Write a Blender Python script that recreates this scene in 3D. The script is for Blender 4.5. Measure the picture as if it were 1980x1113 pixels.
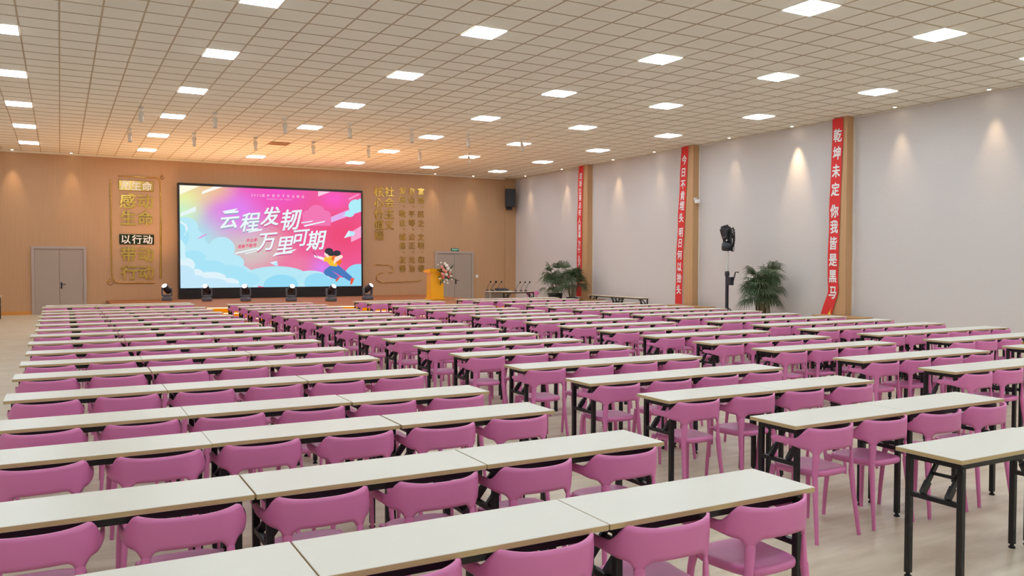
import bpy, bmesh, math, random
from math import sin, cos, pi, radians
from mathutils import Vector, Matrix, Euler

random.seed(11)
S = bpy.context.scene
for o in list(bpy.data.objects):
    bpy.data.objects.remove(o)
COL = S.collection

# ------------------------------------------------------------------ camera
cam_d = bpy.data.cameras.new('camera')
cam = bpy.data.objects.new('camera', cam_d)
COL.objects.link(cam)
# columns are right / up / back
cam.matrix_world = Matrix.Translation((0, 0, 1.79)) @ Matrix((
    (0.87803011, 0.01315976, -0.47842444, 0),
    (-0.47860389, 0.02664752, -0.87762647, 0),
    (0.00119947, 0.99955827, 0.02969563, 0),
    (0, 0, 0, 1)))
cam_d.sensor_width = 36.0
cam_d.lens = 1602.3145 / 1980 * 36.0
cam_d.clip_start = 0.05
cam_d.clip_end = 200
S.camera = cam

# ------------------------------------------------------------------ world, exposure
w = bpy.data.worlds.new('world')
S.world = w
w.use_nodes = True
w.node_tree.nodes['Background'].inputs[0].default_value = (0.9, 0.95, 1, 1)
w.node_tree.nodes['Background'].inputs[1].default_value = 0.05
S.view_settings.view_transform = 'Standard'
S.view_settings.look = 'None'
S.view_settings.gamma = 1.0
S.view_settings.use_curve_mapping = False
S.view_settings.exposure = 0.0

PANEL_STRENGTH = 38.5      # the square ceiling panels
DOWNLIGHT_W = 120.0         # the small warm wall washers
STAGE_LAMP_W = 270.0       # the moving heads on the stage, amber beams to the ceiling

# room size
CEIL = 5.605
WY = 33.0      # stage wall
WX = 18.15     # right wall
LX = -3.2      # left wall
BY = -3.0      # wall behind


# ------------------------------------------------------------------ materials
def lin(c):
    return tuple(((v / 255) / 12.92 if v / 255 <= 0.04045 else ((v / 255 + 0.055) / 1.055) ** 2.4) for v in c) + (1,)


MATS = {}


def mat(name, col, rough=0.5, metal=0.0, noise=0.0, nscale=20.0, bump=0.0, spec=0.5, stretch=None, coat=0.0):
    if name in MATS:
        return MATS[name]
    m = bpy.data.materials.new(name)
    m.use_nodes = True
    nt = m.node_tree
    b = nt.nodes['Principled BSDF']
    c = lin(col)
    b.inputs['Base Color'].default_value = c
    b.inputs['Roughness'].default_value = rough
    b.inputs['Metallic'].default_value = metal
    b.inputs['Specular IOR Level'].default_value = spec
    b.inputs['Coat Weight'].default_value = coat
    if noise or bump:
        tc = nt.nodes.new('ShaderNodeTexCoord')
        mp = nt.nodes.new('ShaderNodeMapping')
        if stretch:
            mp.inputs['Scale'].default_value = stretch
        nt.links.new(tc.outputs['Object'], mp.inputs['Vector'])
        n = nt.nodes.new('ShaderNodeTexNoise')
        n.inputs['Scale'].default_value = nscale
        n.inputs['Detail'].default_value = 5
        nt.links.new(mp.outputs[0], n.inputs['Vector'])
        if noise:
            mx = nt.nodes.new('ShaderNodeMix')
            mx.data_type = 'RGBA'
            mx.inputs[6].default_value = tuple(v * (1 - noise) for v in c[:3]) + (1,)
            mx.inputs[7].default_value = tuple(min(1, v * (1 + noise)) for v in c[:3]) + (1,)
            nt.links.new(n.outputs[0], mx.inputs[0])
            nt.links.new(mx.outputs[2], b.inputs['Base Color'])
        if bump:
            bp = nt.nodes.new('ShaderNodeBump')
            bp.inputs['Strength'].default_value = bump
            bp.inputs['Distance'].default_value = 0.004
            nt.links.new(n.outputs[0], bp.inputs['Height'])
            nt.links.new(bp.outputs[0], b.inputs['Normal'])
    MATS[name] = m
    return m


def emit(name, col, strength):
    if name in MATS:
        return MATS[name]
    m = bpy.data.materials.new(name)
    m.use_nodes = True
    nt = m.node_tree
    nt.nodes.clear()
    e = nt.nodes.new('ShaderNodeEmission')
    o = nt.nodes.new('ShaderNodeOutputMaterial')
    e.inputs[0].default_value = lin(col)
    e.inputs[1].default_value = strength
    nt.links.new(e.outputs[0], o.inputs[0])
    MATS[name] = m
    return m


def slat_wood(name, c0, c1, period, axis, rough=0.55):
    """vertical fine wooden slats: stripes across one horizontal axis plus stretched grain"""
    m = bpy.data.materials.new(name)
    m.use_nodes = True
    nt = m.node_tree
    b = nt.nodes['Principled BSDF']
    tc = nt.nodes.new('ShaderNodeTexCoord')
    sp = nt.nodes.new('ShaderNodeSeparateXYZ')
    nt.links.new(tc.outputs['Object'], sp.inputs[0])
    a = nt.nodes.new('ShaderNodeMath')
    a.operation = 'MULTIPLY'
    a.inputs[1].default_value = 1.0 / period
    nt.links.new(sp.outputs[axis], a.inputs[0])
    fr = nt.nodes.new('ShaderNodeMath')
    fr.operation = 'FRACT'
    nt.links.new(a.outputs[0], fr.inputs[0])
    rp = nt.nodes.new('ShaderNodeValToRGB')
    rp.color_ramp.elements[0].position = 0.0
    rp.color_ramp.elements[0].color = (0, 0, 0, 1)
    rp.color_ramp.elements[1].position = 0.16
    rp.color_ramp.elements[1].color = (1, 1, 1, 1)
    nt.links.new(fr.outputs[0], rp.inputs[0])
    mp = nt.nodes.new('ShaderNodeMapping')
    mp.inputs['Scale'].default_value = (7, 7, 0.5)
    nt.links.new(tc.outputs['Object'], mp.inputs[0])
    n = nt.nodes.new('ShaderNodeTexNoise')
    n.inputs['Scale'].default_value = 2.0
    n.inputs['Detail'].default_value = 6
    nt.links.new(mp.outputs[0], n.inputs['Vector'])
    mx = nt.nodes.new('ShaderNodeMix')
    mx.data_type = 'RGBA'
    mx.inputs[6].default_value = lin(c0)
    mx.inputs[7].default_value = lin(c1)
    nt.links.new(n.outputs[0], mx.inputs[0])
    mx2 = nt.nodes.new('ShaderNodeMix')
    mx2.data_type = 'RGBA'
    mx2.blend_type = 'MULTIPLY'
    mx2.inputs[0].default_value = 0.15
    nt.links.new(mx.outputs[2], mx2.inputs[6])
    nt.links.new(rp.outputs[0], mx2.inputs[7])
    nt.links.new(mx2.outputs[2], b.inputs['Base Color'])
    bp = nt.nodes.new('ShaderNodeBump')
    bp.inputs['Strength'].default_value = 0.3
    bp.inputs['Distance'].default_value = 0.004
    nt.links.new(rp.outputs[0], bp.inputs['Height'])
    nt.links.new(bp.outputs[0], b.inputs['Normal'])
    b.inputs['Roughness'].default_value = rough
    MATS[name] = m
    return m


M_wood_wall = slat_wood('stage_wall_wood', (186, 146, 108), (198, 157, 118), 0.07, 0)
M_pillar = slat_wood('pillar_wood', (196, 152, 108), (206, 162, 118), 0.10, 1)
M_fabric = mat('linen_wallpaper', (214, 206, 203), 0.9, noise=0.05, nscale=60, bump=0.25, stretch=(1, 1, 0.25))
M_plain = mat('plain_wall_paint', (232, 228, 222), 0.9, noise=0.03, nscale=6)
M_tile = mat('ceiling_tile', (240, 234, 220), 0.95, noise=0.03, nscale=90, bump=0.1)
M_tbar = mat('ceiling_grid_bar', (190, 168, 138), 0.6, noise=0.03, nscale=9)  # browner than the tiles: shadow of the recessed grid is put into this colour
M_top = mat('desk_top_maple', (218, 213, 200), 0.38, noise=0.035, nscale=6, stretch=(1.2, 22, 22))
M_edge = mat('desk_edge_band', (196, 170, 122), 0.5, noise=0.05, nscale=8, stretch=(1, 8, 8))
M_black = mat('black_steel', (18, 18, 20), 0.42, noise=0.1, nscale=30)
M_rubber = mat('black_rubber', (12, 12, 12), 0.8, noise=0.1, nscale=40)
M_chair = mat('pink_plastic', (220, 124, 176), 0.42, noise=0.02, nscale=12, bump=0.02)
M_stage = slat_wood('stage_floor_boards', (150, 92, 50), (172, 108, 62), 0.14, 1, 0.65)
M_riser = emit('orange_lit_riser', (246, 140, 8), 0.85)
M_nose = emit('step_light_strip', (255, 226, 190), 1.8)
M_gold = mat('polished_gold', (212, 172, 84), 0.16, metal=1.0, noise=0.08, nscale=3, bump=0.08)
M_goldplate = mat('gold_plate', (190, 160, 90), 0.2, metal=1.0, noise=0.1, nscale=4)
M_darkplate = mat('dark_mirror_plate', (52, 58, 38), 0.2, metal=0.8, noise=0.2, nscale=4)
M_white = mat('white_lettering', (240, 238, 236), 0.5, noise=0.01, nscale=10)
M_whiteplastic = mat('white_plastic', (236, 234, 232), 0.4, noise=0.01, nscale=10)
M_trim = mat('white_trim', (232, 226, 218), 0.5, noise=0.01, nscale=10)
M_door = mat('grey_door_laminate', (168, 152, 140), 0.5, noise=0.05, nscale=14, stretch=(8, 8, 0.6))
M_doorframe = mat('door_frame_metal', (176, 160, 150), 0.4, noise=0.03, nscale=10)
M_redcloth = mat('red_banner_cloth', (226, 52, 50), 0.75, noise=0.04, nscale=12, bump=0.05)
M_lectern = mat('yellow_lectern_wood', (252, 182, 22), 0.4, noise=0.06, nscale=10, stretch=(1, 1, 6))
M_box = mat('tan_wood_panel', (190, 146, 98), 0.5, noise=0.06, nscale=10, stretch=(4, 1, 8))
M_baseb = mat('orange_baseboard_wood', (206, 140, 62), 0.5, noise=0.06, nscale=10)
M_screenframe = mat('screen_black', (14, 15, 20), 0.35, noise=0.1, nscale=5)
M_fixture = mat('fixture_black', (44, 44, 50), 0.38, noise=0.08, nscale=20)
M_fixture2 = mat('fixture_grey', (92, 92, 102), 0.4, noise=0.05, nscale=20)
M_chrome = mat('chrome_tube', (236, 230, 226), 0.3, metal=0.4, noise=0.02, nscale=20)
M_canwhite = mat('spotlight_can', (232, 226, 214), 0.45, noise=0.03, nscale=20)
M_leaf = mat('palm_leaf', (70, 88, 56), 0.5, noise=0.35, nscale=5)
M_stem = mat('palm_stem', (112, 98, 66), 0.7, noise=0.3, nscale=14)
M_pot = mat('black_pot', (34, 34, 38), 0.5, noise=0.1, nscale=12)
M_soil = mat('soil', (60, 46, 36), 0.95, noise=0.3, nscale=30)
M_panel = emit('panel_glow', (228, 243, 255), PANEL_STRENGTH)
M_frame = mat('panel_frame_white', (240, 240, 240), 0.5, noise=0.01, nscale=10)
M_dl = emit('downlight_glow', (255, 240, 214), 30.0)
M_lens = emit('lens_glow', (252, 246, 255), 3.0)
M_exit = mat('exit_green', (16, 84, 58), 0.4, noise=0.03, nscale=10)
M_exittext = emit('exit_text_glow', (190, 245, 220), 1.0)
M_vent = mat('vent_brown', (186, 140, 98), 0.7, noise=0.05, nscale=10)
M_petalw = mat('petal_white', (246, 240, 228), 0.6, noise=0.04, nscale=20)
M_petalp = mat('petal_pink', (240, 158, 140), 0.6, noise=0.1, nscale=20)
M_petalr = mat('petal_coral', (228, 104, 104), 0.6, noise=0.1, nscale=20)
M_yellow = mat('banner_yellow', (245, 205, 70), 0.6, noise=0.02, nscale=10)


def floor_material():
    m = bpy.data.materials.new('floor_vinyl')
    m.use_nodes = True
    nt = m.node_tree
    b = nt.nodes['Principled BSDF']
    tc = nt.nodes.new('ShaderNodeTexCoord')
    mp = nt.nodes.new('ShaderNodeMapping')
    mp.inputs['Scale'].default_value = (0.6, 3.0, 1)
    nt.links.new(tc.outputs['Object'], mp.inputs[0])
    n = nt.nodes.new('ShaderNodeTexNoise')
    n.inputs['Scale'].default_value = 3.0
    n.inputs['Detail'].default_value = 7
    nt.links.new(mp.outputs[0], n.inputs['Vector'])
    r = nt.nodes.new('ShaderNodeValToRGB')
    r.color_ramp.elements[0].position = 0.35
    r.color_ramp.elements[0].color = lin((194, 178, 152))
    r.color_ramp.elements[1].position = 0.68
    r.color_ramp.elements[1].color = lin((216, 202, 178))
    nt.links.new(n.outputs[0], r.inputs[0])
    nt.links.new(r.outputs[0], b.inputs['Base Color'])
    b.inputs['Roughness'].default_value = 0.33
    n2 = nt.nodes.new('ShaderNodeTexNoise')
    n2.inputs['Scale'].default_value = 1.6
    nt.links.new(tc.outputs['Object'], n2.inputs['Vector'])
    mr = nt.nodes.new('ShaderNodeMapRange')
    mr.inputs[3].default_value = 0.22
    mr.inputs[4].default_value = 0.5
    nt.links.new(n2.outputs[0], mr.inputs[0])
    nt.links.new(mr.outputs[0], b.inputs['Roughness'])
    return m


M_floor = floor_material()


# ------------------------------------------------------------------ mesh builder
class MB:
    def __init__(self):
        self.v, self.f, self.mi, self.sm = [], [], [], []

    def add(self, vs, fs, mi=0, sm=False, mtx=None):
        b = len(self.v)
        for p in vs:
            p = Vector(p)
            if mtx is not None:
                p = mtx @ p
            self.v.append(tuple(p))
        for f in fs:
            self.f.append(tuple(b + i for i in f))
            self.mi.append(mi)
            self.sm.append(sm)
        return self

    def box(self, c, s, mi=0, mtx=None):
        x, y, z = s[0] / 2, s[1] / 2, s[2] / 2
        vs = [(c[0] + i * x, c[1] + j * y, c[2] + k * z) for k in (-1, 1) for j in (-1, 1) for i in (-1, 1)]
        fs = [(0, 2, 3, 1), (4, 5, 7, 6), (0, 1, 5, 4), (2, 6, 7, 3), (0, 4, 6, 2), (1, 3, 7, 5)]
        return self.add(vs, fs, mi, False, mtx)

    def rbox(self, c, s, r=0.004, mi=0, mtx=None, seg=1):
        bm = bmesh.new()
        bmesh.ops.create_cube(bm, size=1)
        bmesh.ops.scale(bm, vec=s, verts=bm.verts)
        bmesh.ops.bevel(bm, geom=bm.edges[:], offset=r, segments=seg, affect='EDGES', profile=0.5)
        bmesh.ops.translate(bm, vec=c, verts=bm.verts)
        bm.verts.index_update()
        vs = [tuple(v.co) for v in bm.verts]
        fs = [tuple(v.index for v in f.verts) for f in bm.faces]
        bm.free()
        return self.add(vs, fs, mi, False, mtx)

    def tube(self, pts, rad, n=10, mi=0, caps=True, sm=True, ell=None, up=None, mtx=None):
        pts = [Vector(p) for p in pts]
        if not hasattr(rad, '__len__'):
            rad = [rad] * len(pts)
        vs, fs = [], []
        prev = None
        for i, p in enumerate(pts):
            t = (pts[min(i + 1, len(pts) - 1)] - pts[max(i - 1, 0)]).normalized()
            if up is not None:
                a = Vector(up)
            elif prev is not None:
                a = prev
            else:
                a = Vector((0, 0, 1)) if abs(t.z) < 0.9 else Vector((1, 0, 0))
            n1 = (a - t * a.dot(t)).normalized()
            prev = n1
            n2 = t.cross(n1)
            r = rad[i]
            r1, r2 = (r, r) if not hasattr(r, '__len__') else r
            for k in range(n):
                an = 2 * pi * k / n
                vs.append(p + n1 * (r1 * cos(an)) + n2 * (r2 * sin(an)))
        for i in range(len(pts) - 1):
            for k in range(n):
                a, b = i * n + k, i * n + (k + 1) % n
                fs.append((a, b, b + n, a + n))
        self.add(vs, fs, mi, sm, mtx)
        if caps:
            self.add(vs[:n], [tuple(range(n - 1, -1, -1))], mi, False, mtx)
            self.add(vs[-n:], [tuple(range(n))], mi, False, mtx)
        return self

    def bar(self, p0, p1, wd, ht, mi=0, up=(0, 0, 1)):
        """rectangular bar from p0 to p1"""
        p0, p1 = Vector(p0), Vector(p1)
        t = (p1 - p0).normalized()
        u = Vector(up)
        if abs(t.dot(u)) > 0.98:
            u = Vector((1, 0, 0))
        s = t.cross(u).normalized()
        u = s.cross(t).normalized()
        vs = []
        for p in (p0, p1):
            for a, b in ((-1, -1), (1, -1), (1, 1), (-1, 1)):
                vs.append(p + s * (a * wd / 2) + u * (b * ht / 2))
        fs = [(3, 2, 1, 0), (4, 5, 6, 7), (0, 1, 5, 4), (1, 2, 6, 5), (2, 3, 7, 6), (3, 0, 4, 7)]
        return self.add(vs, fs, mi)

    def lathe(self, prof, c=(0, 0, 0), n=20, mi=0, sm=True, mtx=None):
        vs, fs = [], []
        for r, z in prof:
            for k in range(n):
                a = 2 * pi * k / n
                vs.append((c[0] + r * cos(a), c[1] + r * sin(a), c[2] + z))
        for i in range(len(prof) - 1):
            for k in range(n):
                a, b = i * n + k, i * n + (k + 1) % n
                fs.append((a, b, b + n, a + n))
        fs.append(tuple(range(n - 1, -1, -1)))
        m = len(prof) - 1
        fs.append(tuple(m * n + k for k in range(n)))
        return self.add(vs, fs, mi, sm, mtx)

    def blob(self, c, r, mi=0, nu=8, nv=6):
        rx, ry, rz = r if hasattr(r, '__len__') else (r, r, r)
        vs = [(c[0], c[1], c[2] - rz)]
        for j in range(1, nv):
            t = -pi / 2 + pi * j / nv
            for k in range(nu):
                a = 2 * pi * k / nu
                vs.append((c[0] + rx * cos(t) * cos(a), c[1] + ry * cos(t) * sin(a), c[2] + rz * sin(t)))
        vs.append((c[0], c[1], c[2] + rz))
        fs = [(0, 1 + (k + 1) % nu, 1 + k) for k in range(nu)]
        for j in range(nv - 2):
            for k in range(nu):
                a, b = 1 + j * nu + k, 1 + j * nu + (k + 1) % nu
                fs.append((a, b, b + nu, a + nu))
        o = 1 + (nv - 2) * nu
        fs += [(o + k, o + (k + 1) % nu, len(vs) - 1) for k in range(nu)]
        return self.add(vs, fs, mi, True)

    def mesh(self, name, mats):
        me = bpy.data.meshes.new(name)
        me.from_pydata(self.v, [], self.f)
        for m in (mats if isinstance(mats, (list, tuple)) else [mats]):
            me.materials.append(m)
        me.polygons.foreach_set('material_index', self.mi)
        me.polygons.foreach_set('use_smooth', self.sm)
        me.update()
        return me


def obj(name, mb, mats=None, parent=None, loc=None):
    me = mb.mesh(name, mats) if isinstance(mb, MB) else mb
    o = bpy.data.objects.new(name, me)
    COL.objects.link(o)
    if loc:
        o.location = loc
    if parent:
        o.parent = parent
    return o


def tag(o, label, cat, group=None, kind=None):
    o['label'] = label
    o['category'] = cat
    if group:
        o['group'] = group
    if kind:
        o['kind'] = kind
    return o


def thing(name, label, cat, loc=(0, 0, 0), rz=0.0, group=None):
    o = bpy.data.objects.new(name, None)
    o.empty_display_size = 0.1
    COL.objects.link(o)
    o.location = loc
    o.rotation_euler = (0, 0, rz)
    return tag(o, label, cat, group)


def struct(name, mb, mats, parent=None):
    o = obj(name, mb, mats, parent)
    if not parent:
        o['kind'] = 'structure'
    return o


KIDS = {}


def copy_tree(src, loc, rz, label, group=None, scale=None):
    r = src.copy()
    COL.objects.link(r)
    r.location = loc
    r.rotation_euler = (0, 0, rz)
    if scale:
        r.scale = scale
    r['label'] = label
    if group:
        r['group'] = group
    for ch in KIDS.get(src.name, src.children):
        c = ch.copy()
        c.parent = r
        COL.objects.link(c)
        for g in ch.children:
            d = g.copy()
            d.parent = c
            COL.objects.link(d)
    return r


# ------------------------------------------------------------------ lettering
GL = {}


def glyph(ch, bold=0.0, extrude=0.0):
    """one character as a mesh centred in its em square; bold strokes are overprinted copies"""
    key = (ch, bold, extrude)
    if key in GL:
        return GL[key]
    cu = bpy.data.curves.new('glyph', 'FONT')
    cu.body = ch
    cu.size = 1.0
    cu.extrude = extrude
    cu.resolution_u = 3
    o = bpy.data.objects.new('glyph', cu)
    COL.objects.link(o)
    dg = bpy.context.evaluated_depsgraph_get()
    dg.update()
    me = bpy.data.meshes.new_from_object(o.evaluated_get(dg))
    vs = [tuple(v.co) for v in me.vertices]
    fs = [tuple(p.vertices) for p in me.polygons]
    bpy.data.meshes.remove(me)
    bpy.data.objects.remove(o)
    bpy.data.curves.remove(cu)
    if vs:
        xs = [v[0] for v in vs]
        ys = [v[1] for v in vs]
        cx = (min(xs) + max(xs)) / 2
        cy = (min(ys) + max(ys)) / 2
        if ord(ch) < 0x3000:
            cy = 0.36
        elif ch == '、':
            cx, cy = 0.5, 0.38
        vs = [(x - cx, y - cy, z) for x, y, z in vs]
    if bold:
        v0, f0 = vs, fs
        vs, fs = [], []
        for n, (dx, dy) in enumerate(((-1, -0.7), (1, -0.7), (-1, 0.7), (1, 0.7), (0, 0))):
            b = len(vs)
            vs += [(x + dx * bold, y + dy * bold, z + 0.0004 * n) for x, y, z in v0]
            fs += [tuple(b + i for i in f) for f in f0]
    GL[key] = (vs, fs)
    return GL[key]


def put_glyph(mb, ch, mtx, bold=0.0, extrude=0.0, mi=0):
    vs, fs = glyph(ch, bold, extrude)
    mb.add(vs, fs, mi, False, mtx)


def wall_mtx(x, z, size, y, sx=1.0):
    """letters on the stage wall, reading along +x, facing -y"""
    return Matrix(((size * sx, 0, 0, x), (0, 0, -1, y), (0, size, 0, z), (0, 0, 0, 1)))


# ------------------------------------------------------------------ the room
def make_room():
    f = MB().box(((LX + WX) / 2, (BY + WY) / 2, -0.05), (WX - LX + 0.6, WY - BY + 0.6, 0.1))
    struct('floor', f, M_floor)
    c = MB().box(((LX + WX) / 2, (BY + WY) / 2, CEIL + 0.05), (WX - LX + 0.6, WY - BY + 0.6, 0.1))
    struct('ceiling', c, M_tile)
    struct('wall_stage', MB().box(((LX + WX) / 2, WY + 0.1, CEIL / 2), (WX - LX + 0.4, 0.2, CEIL)), M_wood_wall)
    struct('wall_right', MB().box((WX + 0.1, (BY + WY) / 2, CEIL / 2), (0.2, WY - BY, CEIL)), M_fabric)
    struct('wall_left', MB().box((LX - 0.1, (BY + WY) / 2, CEIL / 2), (0.2, WY - BY, CEIL)), M_plain)
    struct('wall_rear', MB().box(((LX + WX) / 2, BY - 0.1, CEIL / 2), (WX - LX + 0.4, 0.2, CEIL)), M_plain)
    # corner pilaster at the right end of the stage wall
    struct('trim_1', MB().box((17.88, WY - 0.03, CEIL / 2), (0.54, 0.06, CEIL)), M_wood_wall)
    # baseboards
    struct('baseboard_stage', MB().box((-1.85, WY - 0.012, 0.06), (2.0, 0.024, 0.12)).box((1.13, WY - 0.012, 0.06), (0.5, 0.024, 0.12))
           .box((16.9, WY - 0.012, 0.06), (1.5, 0.024, 0.12)), M_baseb)
    struct('baseboard_right', MB().box((WX - 0.012, (BY + WY) / 2, 0.06), (0.024, WY - BY, 0.12)), M_baseb)
    # thin crown strip at the top of the stage and right walls
    struct('trim_2', MB().box(((LX + WX) / 2, WY - 0.02, CEIL - 0.025), (WX - LX, 0.04, 0.05)), M_tile)
    struct('trim_3', MB().box((WX - 0.015, (BY + WY) / 2, CEIL - 0.02), (0.03, WY - BY, 0.04)), M_trim)


COLX = [-0.82, 2.62, 6.2, 9.88, 12.92, 15.97]
COLN = [-6, 0, 6, 12, 17, 22]
ROWY = [5.2, 8.82, 12.36, 15.93, 19.58, 23.25, 26.91, 30.55]
ROWN = [-6, 0, 6, 12, 18, 24, 30, 36]


def interp(t, ns, vs):
    i = 0
    while i < len(ns) - 2 and t > ns[i + 1]:
        i += 1
    k = (t - ns[i]) / (ns[i + 1] - ns[i])
    return vs[i] + k * (vs[i + 1] - vs[i])


def gx(n):
    return interp(n, COLN, COLX)


def gy(n):
    return interp(n, ROWN, ROWY)


def make_grid():
    g = MB()
    n = -12
    while True:
        x = gx(n + 0.5)
        if x > WX:
            break
        if x > LX:
            g.box((x, (BY + WY) / 2, CEIL - 0.003), (0.024, WY - BY, 0.006))
        n += 1
    n = -20
    while True:
        y = gy(n + 0.5)
        if y > WY:
            break
        if y > BY:
            g.box(((LX + WX) / 2, y, CEIL - 0.0028), (WX - LX, 0.022, 0.0056))
        n += 1
    struct('trim_4', g, M_tbar)


ORD = ['first', 'second', 'third', 'fourth', 'fifth', 'sixth', 'seventh', 'eighth', 'ninth', 'tenth', 'eleventh', 'twelfth',
       'thirteenth', 'fourteenth', 'fifteenth', 'sixteenth', 'seventeenth', 'eighteenth']


def make_panels():
    fr = MB()
    h = 0.29
    for sx, sy, cx, cy in ((0.6, 0.02, 0, h), (0.6, 0.02, 0, -h), (0.02, 0.56, h, 0), (0.02, 0.56, -h, 0)):
        fr.box((cx, cy, -0.009), (sx, sy, 0.006))
    frm = fr.mesh('panel_frame', M_frame)
    df = MB().rbox((0, 0, -0.008), (0.56, 0.56, 0.008), 0.002).mesh('diffuser', M_panel)
    rows = [1.6, -1.6] + ROWY
    first = None
    for y in rows:
        for ci, x in enumerate(COLX):
            if abs(y - 26.91) < 0.1 and ci == 2:
                continue
            seen = y > 8 and not (y < 9 and ci < 3) and not (y < 13 and ci < 1)
            if seen:
                ri = len(ROWY) - 1 - ROWY.index(y)
                if ci == 0:
                    lab = 'white square ceiling light panel, leftmost column, %s row from the stage wall' % ORD[ri]
                elif ci == 5:
                    lab = 'white square ceiling light panel, rightmost column, %s row from the stage wall' % ORD[ri]
                else:
                    lab = 'white square ceiling light panel, %s column from the left, %s row from the stage wall' % (ORD[ci], ORD[ri])
                grp = 'square ceiling light panels'
            else:
                lab = 'white square ceiling light panel above the near end of the hall'
                grp = 'ceiling light panels above the near end'
            t = thing('ceiling_light', lab, 'ceiling light', (x, y, CEIL - 0.006), 0, grp)
            sx = (gx(COLN[ci] + 0.5) - gx(COLN[ci] - 0.5)) / 0.6
            t.scale = (sx, 1.0, 1.0)
            obj('frame', frm, None, t)
            obj('diffuser', df, None, t)
    # the brown air vent sits where the missing panel would be
    t = thing('ceiling_vent', 'brown square air vent in the orange-lit ceiling before the screen', 'vent', (6.18, 26.85, CEIL - 0.006))
    v = MB()
    for cx, cy, sx, sy in ((0, 0.28, 0.6, 0.04), (0, -0.28, 0.6, 0.04), (0.28, 0, 0.04, 0.52), (-0.28, 0, 0.04, 0.52)):
        v.box((cx, cy, -0.01), (sx, sy, 0.02))
    obj('frame', v, M_vent, t)
    s = MB()
    for k in range(9):
        s.box((0, -0.22 + k * 0.055, -0.006), (0.52, 0.03, 0.006), mtx=Matrix.Translation((0, 0, 0)))
    obj('louvre', s, M_vent, t)


def make_downlights():
    ring = MB().lathe([(0.035, 0), (0.035, -0.004), (0.048, -0.006), (0.05, 0.0)], n=20).mesh('trim_ring', M_frame)
    disc = MB().lathe([(0.0, -0.001), (0.036, -0.001), (0.036, -0.005), (0.0, -0.006)], n=20).mesh('lamp_disc', M_dl)
    stage = [(-1.37, 32.72, 1.0), (0.39, 32.72, 0.7), (14.1, 32.72, 0.7), (15.9, 32.72, 0.7)]
    right = [(17.88, 31.6, 0.8), (17.88, 28.6, 0.9), (17.88, 25.06, 1.0), (17.88, 22.65, 0.55), (17.88, 19.04, 0.6), (17.9, 16.6, 2.6),
             (17.88, 13.35, 0.75), (17.88, 11.02, 1.0)]
    for k, (x, y, e) in enumerate(stage):
        lab = ['warm round downlight at the far left end of the stage wall', 'warm round downlight above the left grey double door',
               'warm round downlight left above the right grey door', 'warm round downlight right above the right grey door'][k]
        one_downlight(x, y, e, lab, ring, disc, (0.0, 0.10))
    labs = ['beside the black corner speaker', 'before the pillar farthest back', 'just past the farthest pillar',
            'midway between the two back banners', 'just past the middle pillar', 'with the brightest beam, left of the nearest red banner',
            'first to the right of the nearest red banner', 'at the right edge of the photo']
    labs = ['small warm downlight by the right wall, ' + s for s in labs]
    labs[1] = 'small warm downlight by the right wall, between speaker and farthest pillar'
    labs[2] = 'small warm downlight by the right wall, first after the farthest pillar'
    labs[3] = 'small warm downlight by the right wall, second after the farthest pillar'
    labs[4] = 'small warm downlight by the right wall, first after the middle pillar'
    labs[5] = 'small warm downlight with the brightest beam, left of the nearest red banner'
    for k, (x, y, e) in enumerate(right):
        one_downlight(x, y, e, labs[k], ring, disc, (0.10, 0.0))


def one_downlight(x, y, e, lab, ring, disc, lean):
    t = thing('downlight', lab, 'downlight', (x, y, CEIL - 0.0062), 0, 'wall-washing downlights')
    obj('trim_ring', ring, None, t)
    obj('lamp_disc', disc, None, t)
    l = bpy.data.lights.new('downlight_beam', 'SPOT')
    l.energy = DOWNLIGHT_W * e
    l.color = (1.0, 0.74, 0.44)
    l.spot_size = radians(42)
    l.spot_blend = 1.0
    l.shadow_soft_size = 0.03
    lo = bpy.data.objects.new('downlight_beam', l)
    COL.objects.link(lo)
    lo.parent = t
    lo.location = (0, 0, -0.02)
    d = Vector((lean[0] * 0.8, lean[1] * 0.8, -1.0))
    lo.rotation_euler = d.to_track_quat('-Z', 'Y').to_euler()


def make_spot_cans():
    br = MB().box((0, 0, -0.03), (0.10, 0.06, 0.06)).tube([(0, 0, -0.06), (0, 0, -0.12)], 0.012, 8)
    br.bar((-0.05, 0, -0.12), (0.05, 0, -0.12), 0.02, 0.012).bar((-0.052, 0, -0.12), (-0.052, 0, -0.22), 0.01, 0.02).bar((0.052, 0, -0.12), (0.052, 0, -0.22), 0.01, 0.02)
    brm = br.mesh('bracket', M_canwhite)
    can = MB().lathe([(0.03, 0.12), (0.045, 0.10), (0.047, -0.10), (0.055, -0.14), (0.05, -0.15), (0.042, -0.13)], n=16)
    canm = can.mesh('lamp_can', M_canwhite)
    first = None
    for r, y in enumerate((22.2, 25.95)):
        for c, x in enumerate((1.78, 3.5, 5.26, 7.03, 8.84, 10.62, 12.45)):
            lab = 'grey ceiling spotlight, %s from the left in the %s row from the stage' % (ORD[c], ('farther', 'nearer')[1 - r])
            lab = 'grey hanging ceiling spotlight, %s from the left in the row %s the stage' % (ORD[c], ('farther from', 'nearer to')[r])
            t = thing('ceiling_spotlight', lab, 'spotlight', (x, y, CEIL), 0, 'grey spotlights hanging from the ceiling')
            obj('bracket', brm, None, t)
            o = obj('lamp_can', canm, None, t, (0, 0, -0.24))
            o.rotation_euler = (radians(-18), 0, 0)


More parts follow.
